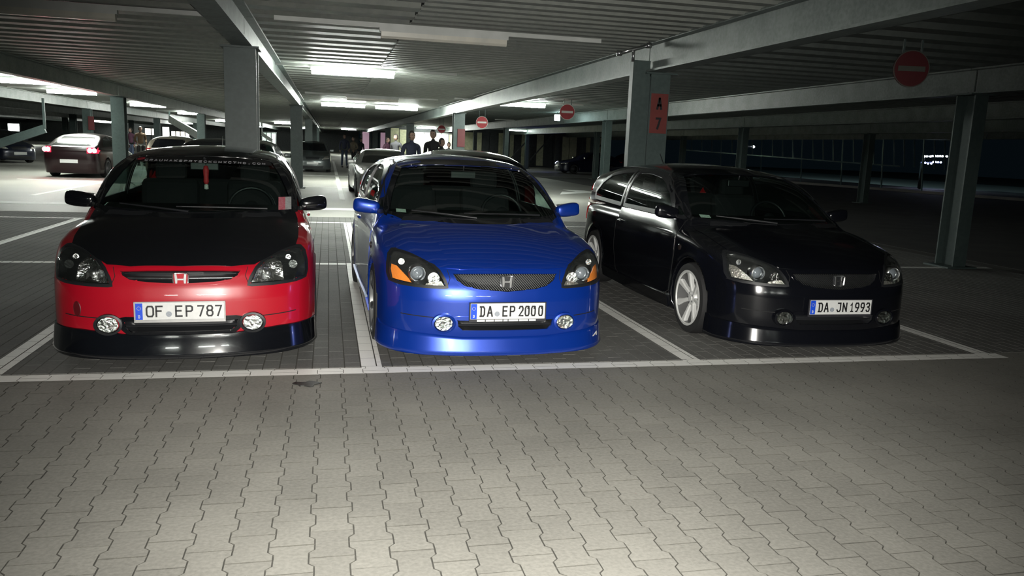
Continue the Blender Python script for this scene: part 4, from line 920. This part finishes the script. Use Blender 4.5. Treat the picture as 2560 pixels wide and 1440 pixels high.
# ------------------------------------------------------------------ people in the distance
SKIN = mat('skin', (.24, .15, .11), .6, noise=(30, (.21, .13, .10), .3, .7)); HAIR = mat('dark_hair', (.02, .016, .013), .6, bump=(90, .5)); SHOE = mat('shoe', (.03, .03, .032), .5, noise=(30, (.02, .02, .02), .3, .7))
def cloth(n, c): return mat(n, c, .85, noise=(25, tuple(k*.75 for k in c), .3, .7), bump=(60, .3))
def skin_chain(name, verts, edges, radii, mt, parent, sub=1):
    me = bpy.data.meshes.new(name); me.from_pydata(verts, edges, []); o = link(name, me, mt, parent)
    sk = o.modifiers.new('skin', 'SKIN'); sk.use_smooth_shade = True
    for v, r in zip(me.skin_vertices[0].data if me.skin_vertices else [], radii): v.radius = r
    if not me.skin_vertices:
        bm = bmesh.new(); bm.from_mesh(me); L = bm.verts.layers.skin.verify()
        for v, r in zip(bm.verts, radii): v[L].radius = r
        bm.verts.ensure_lookup_table(); bm.verts[0][L].use_root = True
        bm.to_mesh(me); bm.free()
    s = o.modifiers.new('s', 'SUBSURF'); s.levels = s.render_levels = sub
    return o
def person(label, X, Y, rz, top, legs, H=1.78, walk=.0, armb=.0, bag=None, hood=False, arms=None):
    k = H/1.78; e = tag(empty('person', (X, Y, 0), rz), label, 'person', 'people standing in the aisle'); e.scale = (k, k, k)
    st = walk
    hip = [(-.09, 0, .92), (.09, 0, .92)]
    V = [(0, 0, .98), (0, 0, 1.12), (0, -.01, 1.28), (0, 0, 1.42), (0, 0, 1.50), (0, -.01, 1.56)]; E_ = [(0, 1), (1, 2), (2, 3), (3, 4), (4, 5)]
    R = [(.15, .11), (.14, .10), (.165, .115), (.15, .09), (.06, .06), (.055, .055)]
    for s in (-1, 1):
        b = len(V); V += [(s*.19, 0, 1.42), (s*.245, .02+armb*.1, 1.16), (s*(.25-.12*armb), -.04-armb*.22, .95+armb*.2)]; E_ += [(3, b), (b, b+1), (b+1, b+2)]; R += [(.065, .065), (.052, .052), (.040, .040)]
    skin_chain('jacket', V, E_, R, top, e)
    for s in (-1, 1):
        V = [(s*.09, 0, .96), (s*.10, -s*st*.5, .50), (s*.105, -s*st, .09)]; skin_chain('trouser_leg', V, [(0, 1), (1, 2)], [(.095, .10), (.068, .07), (.055, .06)], legs, e)
        MB().box((s*.105, -s*st-.05, .045), (.10, .27, .09)).build('shoe', SHOE, e, bevel=.03)
        hx = s*(.25-.12*armb); hv = Vector((hx, -.04-armb*.22, .95+armb*.2))
        hd = MB().box(hv+Vector((0, -.01, -.055)), (.035, .075, .09))
        for q in range(4): hd.tube([hv+Vector((0, -.04+q*.02, -.095)), hv+Vector((-s*.004, -.043+q*.021, -.135)), hv+Vector((-s*.02, -.043+q*.021, -.165+.006*abs(q-1.5)))], [.0095, .009, .007], 6)
        hd.tube([hv+Vector((0, -.045, -.03)), hv+Vector((-s*.01, -.075, -.07)), hv+Vector((-s*.014, -.08, -.10))], [.011, .010, .008], 6)
        hd.build('hand', SKIN, e, bevel=.006)
    # head with nose, ears, eyes, mouth
    hm = bpy.data.meshes.new('head'); bm = bmesh.new(); bmesh.ops.create_icosphere(bm, subdivisions=3, radius=.1)
    for v in bm.verts:
        x, y, z = v.co; zz = z/.1; v.co = Vector((x*.78*(1-.18*max(0, -zz)), y*.98-(.012 if zz < -.2 and y < 0 else 0), z*1.2))
        if y < -.07 and abs(x) < .022 and -.03 < z < .02: v.co.y -= .018
        if y < -.07 and .015 < abs(x) < .045 and .0 < z < .03: v.co.y += .008
    bm.to_mesh(hm); bm.free(); h = link('head', hm, SKIN, e, True); h.location = (0, -.02, 1.665)
    for s in (-1, 1):
        MB().lathe([(.0, .004), (.012, .002), (.013, -.004)], 10, Matrix.Translation((s*.030, -.083, .014)) @ Matrix.Rotation(pi/2, 4, 'X')).build('eye', HAIR, h)
        MB().box((s*.078, .005, -.005), (.014, .03, .055)).build('ear', SKIN, h, bevel=.005)
    MB().box((0, -.088, -.052), (.045, .008, .010)).build('mouth', mat('lips', (.3, .12, .1), .5, noise=(30, (.25, .1, .09), .3, .7)), h, bevel=.003)
    hr = bpy.data.meshes.new('hair'); bm = bmesh.new(); bmesh.ops.create_icosphere(bm, subdivisions=3, radius=.108)
    for v in bm.verts: v.co = Vector((v.co.x*.80, v.co.y*.98+.012, v.co.z*1.16+.008))
    bmesh.ops.delete(bm, geom=[f for f in bm.faces if (f.calc_center_median().y < -.045 and f.calc_center_median().z < .065) or f.calc_center_median().z < -.05], context='FACES')
    bm.to_mesh(hr); bm.free(); o = link('hair', hr, (top if hood else HAIR), h, True); so = o.modifiers.new('s', 'SOLIDIFY'); so.thickness = .012
    return e
C_N = cloth('navy_cloth', (.02, .025, .05)); C_B = cloth('black_cloth', (.012, .012, .014)); C_T = cloth('tan_cloth', (.12, .10, .07)); C_G = cloth('grey_cloth', (.04, .04, .045)); C_J = cloth('jeans', (.035, .05, .09)); C_P = cloth('plum_cloth', (.06, .02, .04)); C_O = cloth('brown_cloth', (.10, .06, .03))
def px_at(x, Y): 
    """world X of photo column x on the ground at depth Y"""
    a = atY(x, 360, Y); return a.x
person('person in navy jacket walking at the far end of the aisle', px_at(861, 47), 47, .2, C_N, C_J, 1.86, .16)
person('person in tan coat right of the navy jacket in the aisle', px_at(884, 45), 45, -.8, C_T, C_B, 1.74, .12, .6)
person('person in black behind the left roof edge of the silver coupe', px_at(902, 50), 50, .6, C_B, C_B, 1.70, .1)
person('person in plum top behind the silver coupe', px_at(968, 34), 34, .9, C_P, C_B, 1.72, .05, .5)
person('person in dark grey with arms bent behind the silver coupe', px_at(990, 31), 31, -.6, C_G, C_B, 1.82, .04, 1.)
person('broad person in navy standing right of the silver coupe', px_at(1029, 20.6), 20.6, .3, C_N, C_J, 1.80, .05, .4)
person('person in black with raised head before the bright doorway', px_at(1083, 22), 22, -.4, C_B, C_B, 1.88, .05, .9)
person('shorter person in black right of the one before the doorway', px_at(1104, 21.5), 21.5, .5, C_B, C_B, 1.66, .05, .4)
person('person in grey left of the column beside the doorway', px_at(1122, 33), 33, .1, C_G, C_J, 1.60, .05)
person('person in brown jacket right of the left back column', px_at(352, 40), 40, .5, C_O, C_B, 1.78, .08, .5)
person('person in plum jacket touching the left back column', px_at(328, 44), 44, -.5, C_P, C_J, 1.72, .08)

# ------------------------------------------------------------------ signs
SRED = mat('sign_red', (.40, .015, .025), .5, noise=(8, (.42, .02, .03), .3, .7)); SWH = mat('sign_white', (.75, .74, .70), .4, noise=(8, (.68, .67, .63), .3, .7)); SOR = mat('sign_orange', (.15, .028, .024), .6, noise=(8, (.13, .024, .02), .3, .7))
def no_entry(label, px, py, depth, r, SRED=SRED, SWH=SWH):
    c = Vector((0, 0, CH))+ray(px, py)*depth; e = tag(empty('no_entry_sign', c, -PSI), label, 'sign', 'no entry signs under the ceiling')
    M = Matrix.Rotation(pi/2, 4, 'X')
    MB().lathe([(r, -.008), (r, .008)], 40, M).build('sign_disc', SRED, e)
    MB().lathe([(r, .008), (r, .011), (r*.955, .011), (r*.955, .008)], 40, M, close=True).build('sign_rim', SWH, e)
    MB().box((0, -.011, 0), (r*1.5, .006, r*.28)).build('sign_bar', SWH, e)
    zt = (2.95-c.z)
    hg = MB()
    for s in (-1, 1): hg.bar((s*r*.5, .015, r*.5), (s*r*.5, .015, max(zt, r*.9)), .02)
    hg.box((0, .014, 0), (r*1.1, .01, .04)); hg.build('hanger', COLM, e)
for a in (('large dim no entry sign hanging at the top right', 2278, 172, 9.0, .203, mat('shaded_sign_red', (.085, .008, .012), .7, noise=(8, (.07, .008, .01), .3, .7)), mat('shaded_sign_white', (.085, .09, .075), .7, noise=(8, (.07, .07, .06), .3, .7))), ('no entry sign right of the single burning lamp', 1418, 280, 22, .21), ('no entry sign just right of the column behind the blue car', 1205, 306, 28, .21), ('small no entry sign above the bright doorway', 1104, 323, 42, .21)): no_entry(*a)  # large sign gets darker colours: the weak light up there is painted in
def num_sign(label, c, w, h, chars, rz=0., col=None):
    e = tag(MB().box((0, 0, 0), (w, .006, h)).build('column_sign', col or SOR, None, bevel=.002), label, 'sign'); e.location = c; e.rotation_euler[2] = rz
    n = len(chars); hh = h/max(n, 1)*.62
    for i, ch in enumerate(chars):
        o = glyph(ch, hh*.52, hh, hh*.19).build('character', INK, e); o.location = (-hh*.26, -.0035, h/2-h/n*(i+.5)-hh/2)
    return e
num_sign('orange sign lettered A 7 on the near right column', (4.143, 9.812, 1.99), .235, .50, 'A7')
for px, py, Y, w, h, l in ((1153, 345, 25.5, .24, .56, 'dark red sign on the column behind the blue car'), (228, 308, 41.2, .26, .62, 'dark red sign on a column above the saloon with burning tail lamps'), (500, 316, 57, .26, .5, 'reddish sign on the thin dark column far behind the red car')):
    num_sign(l, atY(px, py, Y), w, h, '', 0, mat('sign_dark_red', (.11, .018, .02), .6, noise=(8, (.09, .016, .018), .3, .7)))
MB_e = tag(MB().box((0, 0, 0), (.22, .05, .22)).build('emergency_light', mat('cool_glow', (1, 1, 1), emit=(.7, 1, .95), estr=9), None, bevel=.02), 'small white light left of the middle no entry sign', 'light'); MB_e.location = Vector((0, 0, CH))+ray(1393, 294)*30
br = MB().bar((0, 0, .11), (0, 0, 2.87-MB_e.location.z), .03).build('light_stem', COLM, MB_e)

# ------------------------------------------------------------------ far walls, bright doorway, stair and ramp members
w = tag(MB().box((-28, 112, 1.45), (64, .3, 2.9)).build('wall_back', DARKW), kind='structure')
w2 = MB().box((13.5, 64.2, 1.45), (18, .3, 2.9)); wall = tag(w2.build('wall_right_back', DARKW), kind='structure')
x = 4.7
while x < 22:
    wd = rnd.uniform(.55, .85)
    if not (6.1 < x+wd/2 < 10.2): MB().box((x+wd/2, 64.0, 1.35+rnd.uniform(-.05, .05)), (wd-.05, .08+rnd.random()*.05, 2.5)).build('cladding_panel', [WALL, DARKW, WALL][rnd.randrange(3)], wall)
    x += wd
for i, x in enumerate((11.0, 13.6, 15.2, 17.6, 19.8, 21.5)):
    tag(MB().box((x, 61.5, 1.42), (.28, .28, 2.84)).build('steel_column', DARKW), kind='structure')
    if i in (1, 2, 4):
        MB().bar((x, 61.6, .3), (x+2.0, 61.6, 2.6), .09).build('wall_brace', DARKW, wall)
GLOWY = mat('lit_window', (.9, .9, .7), .5, emit=(.95, 1., .62), estr=.26); GLOWW = mat('lit_window_white', (.9, .9, .8), .5, emit=(1., .96, .82), estr=1.0); GLOWP = mat('lit_window_pink', (.6, .4, .5), .5, emit=(.6, .38, .5), estr=.13)
dw = tag(empty('lit_doorway', (8.1, 63.9, 0)), 'bright yellowish glazed doorway behind the people', 'doorway')
for i, (a, b, mt) in enumerate(((-1.9, -1.35, GLOWY), (-1.27, -.75, GLOWY), (-.67, -.1, GLOWY), (.0, .55, GLOWY), (.65, 1.15, GLOWW), (1.25, 2.0, GLOWY))):
    MB().box(((a+b)/2, 0, 1.25), (b-a, .04, 2.1)).build('glass_pane', mt, dw)
fr = MB()
for a in (-1.95, -1.31, -.71, -.05, .60, 1.2, 2.05): fr.box((a, -.04, 1.25), (.07, .08, 2.3))
fr.box((.05, -.04, 2.36), (4.1, .08, .10)).box((.05, -.04, .12), (4.1, .08, .16)).build('door_frame', HOUS, dw)
pk = tag(empty('lit_shop_window', (4.9, 88, 0)), 'dim pinkish lit window strip behind the people by the silver coupe', 'window')
for i in range(6): MB().box((i*.95-1.0, 0, 1.6), (.7, .05, 1.9)).build('glass_pane', [GLOWP, DARKW, GLOWP][i % 3], pk)
f2 = MB()
for i in range(7): f2.box((i*.95-1.48, -.04, 1.5), (.1, .08, 2.4))
f2.box((1.4, -.04, 2.62), (6, .08, .1)).build('window_frame', DARKW, pk)
def far_panel(label, px0, px1, py0, py1, Y, mt, n=1):
    A, B = atY(px0, py1, Y), atY(px1, py0, Y); e = tag(empty('lit_window', ((A.x+B.x)/2, Y, (A.z+B.z)/2)), label, 'window'); W_, H_ = (B.x-A.x), (B.z-A.z)
    for i in range(n): MB().box((-W_/2+W_*(i+.5)/n, 0, 0), (W_/n*.86, .04, H_)).build('glass_pane', mt, e)
    f = MB().box((0, -.03, H_/2+.04), (W_+.1, .08, .08)).box((0, -.03, -H_/2-.04), (W_+.1, .08, .08))
    for i in range(n+1): f.box((-W_/2+W_*i/n, -.03, 0), (.07, .08, H_+.1))
    f.box((0, -.02, (-H_/2-e.location.z)/2), (.12, .08, e.location.z-H_/2)).build('window_frame', DARKW, e); return e
GLW2 = mat('lit_window_cool', (.9, .95, .9), .5, emit=(.92, 1., .92), estr=2.4)
far_panel('bright white lit window right of the left back column', 406, 424, 318, 346, 75, GLW2)
far_panel('two small warm lit windows beside the left back column', 362, 394, 322, 337, 78, GLOWW, 2)
far_panel('row of small lit panes above the roof of the black hatchback', 428, 474, 330, 344, 80, GLOWW, 4)
far_panel('bright lit opening at the far left edge', 19, 50, 310, 327, 60, GLW2)
far_panel('lit greenish panes right of the wide near column', 655, 690, 333, 358, 70, mat('lit_window_green', (.4, .5, .45), .5, emit=(.55, .7, .6), estr=.35), 3)
RAMP = posmat('ramp_steel', (.62, .66, .63), (.5, .53, .5), .45, sc=(2, 10), bump=.1)
def member(name, label, a, b, wd, h, mt, cat, steps=0):
    e = tag(MB().bar(a, b, wd, h).build(name, mt), label, cat); return e
A, B = atY(424, 297, 52), atY(499, 341, 50)
sb = MB().bar(A, B, .12, .42); n = 12
o = tag(sb.build('stair_stringer', RAMP), 'pale sloping stair stringer left of the thin dark column', 'stair')
for i in range(n):
    p = Vector(A).lerp(Vector(B), (i+.5)/n); MB().box(p+Vector((0, .6, .06)), (.28, 1.1, .04)).build('stair_tread', COLM, o)
MB().bar(Vector(A)+Vector((0, 0, .0)), Vector((A.x, A.y, 2.86)), .08).bar(Vector(B), Vector((B.x, B.y, 0)), .1).build('stair_post', COLM, o)
A, B = Vector((-13.9, 33.0, .05)), atY(112, 322, 33)
o = tag(MB().bar(A, B, .14, .30).bar(B, (B.x, B.y, 2.6), .08).build('ramp_brace', COLM), 'grey diagonal brace rising from the left edge', 'brace')
A, B = atY(655, 335, 62), atY(680, 352, 62); tag(MB().bar(A, B, .1, .25).bar(A, (A.x, A.y, 2.6), .08).bar(B, (B.x, B.y, 0), .08).build('roof_brace', RAMP), 'small pale diagonal brace right of the wide near column', 'brace')

# ------------------------------------------------------------------ outside on the right: kerb, guard fence, distant lights
def online(px, py, x0=28.2, y0=44.0, x1=30.0, y1=35.9):
    d = ray(px, py); dx, dy = x1-x0, y1-y0; n = Vector((dy, -dx, 0)); t = n.dot(Vector((x0, y0, 0)))/n.dot(d); return Vector((0, 0, CH))+d*t
FEN = mat('fence_steel', (.30, .42, .44), .35, .6, noise=(2, (.22, .32, .34), .3, .7))
fe = tag(empty('guard_fence', (0, 0, 0)), 'long steel guard fence outside on the right', 'fence')
for a, b, wd in (((1700, 312), (2400, 351), .12), ((1700, 322), (2130, 345), .08), ((1700, 374), (2250, 416), .07)):
    A, B = online(*a), online(*b); MB().bar(A, B, wd, wd).build('rail', FEN, fe)
for i in range(30):
    px = 1704+i*25.3; t = (px-1700)/700; top, bot = online(px, 312+39*t), online(px, 374+(px-1700)*.0763)
    bot.z = min(bot.z, top.z-.3); MB().bar(bot-Vector((0, 0, (bot.z if i % 4 == 0 else 0))), top, .06).build('post', FEN, fe)
A, B = online(1985, 459), online(2330, 486); d = (B-A).normalized()
A = A-d*14; B = B+d*16; A.z = B.z = .06
tag(MB().bar(A, B, .18, .14).build('kerb', posmat('kerb_stone', (.45, .44, .42), (.35, .34, .33), .8)), kind='structure')
A, B = online(2380, 399), online(2560, 425)
LED = mat('led_white', (1, 1, 1), emit=(.8, .86, 1), estr=22); LEDB = mat('led_blue', (.4, .5, 1), emit=(.35, .42, 1), estr=14)
def dots(name, label, pts, Y, r, mt, cat='light', hang=True):
    c = atY(*pts[0], Y); e = tag(empty(name, c), label, cat)
    xs = [atY(*p, Y) for p in pts]
    MB().bar(xs[0]-c-Vector((.1, -.06, 0)), xs[-1]-c+Vector((.1, .06, 0)), .06, .10).bar(Vector((0, .06, 0)), Vector((0, .06, -c.z)), .10).build('light_bar', DARKW, e)
    for p in xs: MB().lathe([(r, 0), (r*.9, .03), (0, .05)], 10, Matrix.Translation(p-c) @ Matrix.Rotation(pi/2, 4, 'X')).build('led_spot', mt, e)
dots('led_strip', 'upper row of white light dots outside at the right', [(2311, 391), (2317, 391), (2326, 391.5), (2331, 390), (2338, 390), (2344, 390), (2350, 390), (2356, 390.5), (2362, 391), (2367, 391)], 42, .055, LED)
dots('led_strip', 'lower row of bluish light dots outside at the right', [(2306, 407), (2313, 407), (2320, 409), (2328, 409), (2333, 405), (2339, 405), (2345, 405.5), (2352, 406)], 43.2, .055, LEDB)
dots('headlight_pair', 'pair of distant white headlights beyond the fence', [(1856, 365.5), (1863, 366.5), (1884, 367)], 58, .10, LED)
sl_ = bpy.data.lights.new('fence_fill_light', 'POINT'); sl_.energy = 800; sl_.color = (.55, .9, 1); sl_.shadow_soft_size = .15  # unseen light, added to brighten the guard fence
so_ = bpy.data.objects.new('fence_fill_light', sl_); COL.objects.link(so_); so_.location = (26.0, 50.0, 7.2)
# low planting strip and outer terrain
hb = tag(MB().box((60, 40, -.06), (70, 160, .10)).build('ground_outside', posmat('dark_soil', (.05, .05, .035), (.03, .03, .022), .9)), kind='structure')

# ------------------------------------------------------------------ stickers, banner and ornaments of the front cars
def on_glass(pj, par, ax, x, z, w, h, mt, name, off=.004, ang=0.):
    P = [(x-w/2, z-h/2), (x+w/2, z-h/2), (x+w/2, z+h/2), (x-w/2, z+h/2)]
    return autosmooth(pj.patch(ax, P, off, .03, .001).build(name, mt, par))
BAN = mat('banner_letter', (.42, .42, .45), .5, noise=(30, (.3, .3, .32), .3, .7)); BLKB = mat('banner_black', (.006, .006, .007), .3, noise=(30, (.008, .008, .009), .3, .7))
sub = [o for o in red.children if o.name.startswith('windscreen')][0]
bp_ = [(-.515, 1.262), (-.3, 1.280), (0, 1.286), (.3, 1.280), (.515, 1.262), (.495, 1.302), (.3, 1.318), (0, 1.324), (-.3, 1.318), (-.495, 1.302)]
autosmooth(PJ.patch('front', [(-.53, 1.255), (-.3, 1.262), (0, 1.266), (.3, 1.262), (.53, 1.255), (.50, 1.306), (.3, 1.322), (0, 1.326), (-.3, 1.322), (-.50, 1.306)], .002, .04).build('banner_strip', BLKB, sub))
c, n = PJ.pt('front', -.478, 1.275, .006); q = n.to_track_quat('Z', 'Y').to_matrix().to_4x4()
MB().lathe([(.030, 0), (.030, .001)], 20, Matrix.Translation(c) @ q).build('banner_disc', mat('banner_red', (.40, .02, .04), .5, noise=(30, (.3, .02, .03), .3, .7)), sub)
txt = 'CRAUNAKSPRTECKCMXCTHC.COM'
for i, ch in enumerate(txt):
    x = -.445+i*.0372; c, n = PJ.pt('front', x, 1.258+.004*math.cos(x*3), .007)
    o = glyph(ch, .026, .042, .0070).build('banner_letter', BAN, sub); M = Matrix.Identity(4)
    yv = -Vector(n); xv = Vector((1, 0, 0)); zv = xv.cross(yv).normalized(); xv = yv.cross(zv).normalized()
    o.matrix_local = Matrix.Translation(c) @ Matrix((xv, yv, zv)).transposed().to_4x4() if False else Matrix.Translation(c) @ Matrix((xv, Vector(yv).normalized(), zv)).transposed().to_4x4()
on_glass(PJ, sub, 'front', .6071, .985, .05, .085, mat('sticker_pink', (.50, .20, .23), .5, noise=(60, (.42, .07, .10), .3, .7)), 'windscreen_sticker')
on_glass(PJ, sub, 'front', .655, .985, .045, .085, mat('sticker_white', (.42, .44, .43), .5, noise=(60, (.3, .3, .3), .3, .7)), 'windscreen_sticker')
for cr in (blue, black):
    s2 = [o for o in cr.children if o.name.startswith('windscreen')][0]
    on_glass(PJ, s2, 'front', -.60, .962, .07, .022, mat('sticker_green', (.20, .32, .25), .5, noise=(60, (.12, .2, .15), .3, .7)), 'windscreen_sticker')
orn = tag(empty('hanging_ornament', red.matrix_world @ Vector((0, 0, 0))), 'red and white tassel hanging inside the red car windscreen', 'ornament')
bpy.context.view_layer.update()
orn.location = red.matrix_world @ Vector((.015, 1.66, 1.195))
MB().tube([(0, 0, .04), (0, 0, .11)], .003, 6).build('string', BLK, orn)
MB().lathe([(0, .05), (.016, .045), (.024, .01), (.019, -.05), (.022, -.08), (.014, -.10), (0, -.10)], 14).build('tassel', mat('tassel_red', (.75, .05, .06), .6, noise=(60, (.55, .03, .04), .3, .7)), orn, True)
MB().lathe([(0, -.10), (.016, -.105), (.018, -.14), (0, -.145)], 12).build('tassel_tip', SWH, orn, True)
# pale outline sticker on the corner of the blue lip
P = [(.640, .145), (.668, .155), (.712, .155), (.720, .172), (.705, .205), (.668, .176)]
b = PJ.band('front', [(.650, .150), (.705, .150), (.712, .170), (.700, .195), (.672, .170)], .010, .034, .008, .002); b.build('lip_sticker', SWH, [o for o in blue.children if o.name.startswith('front_lip')][0])
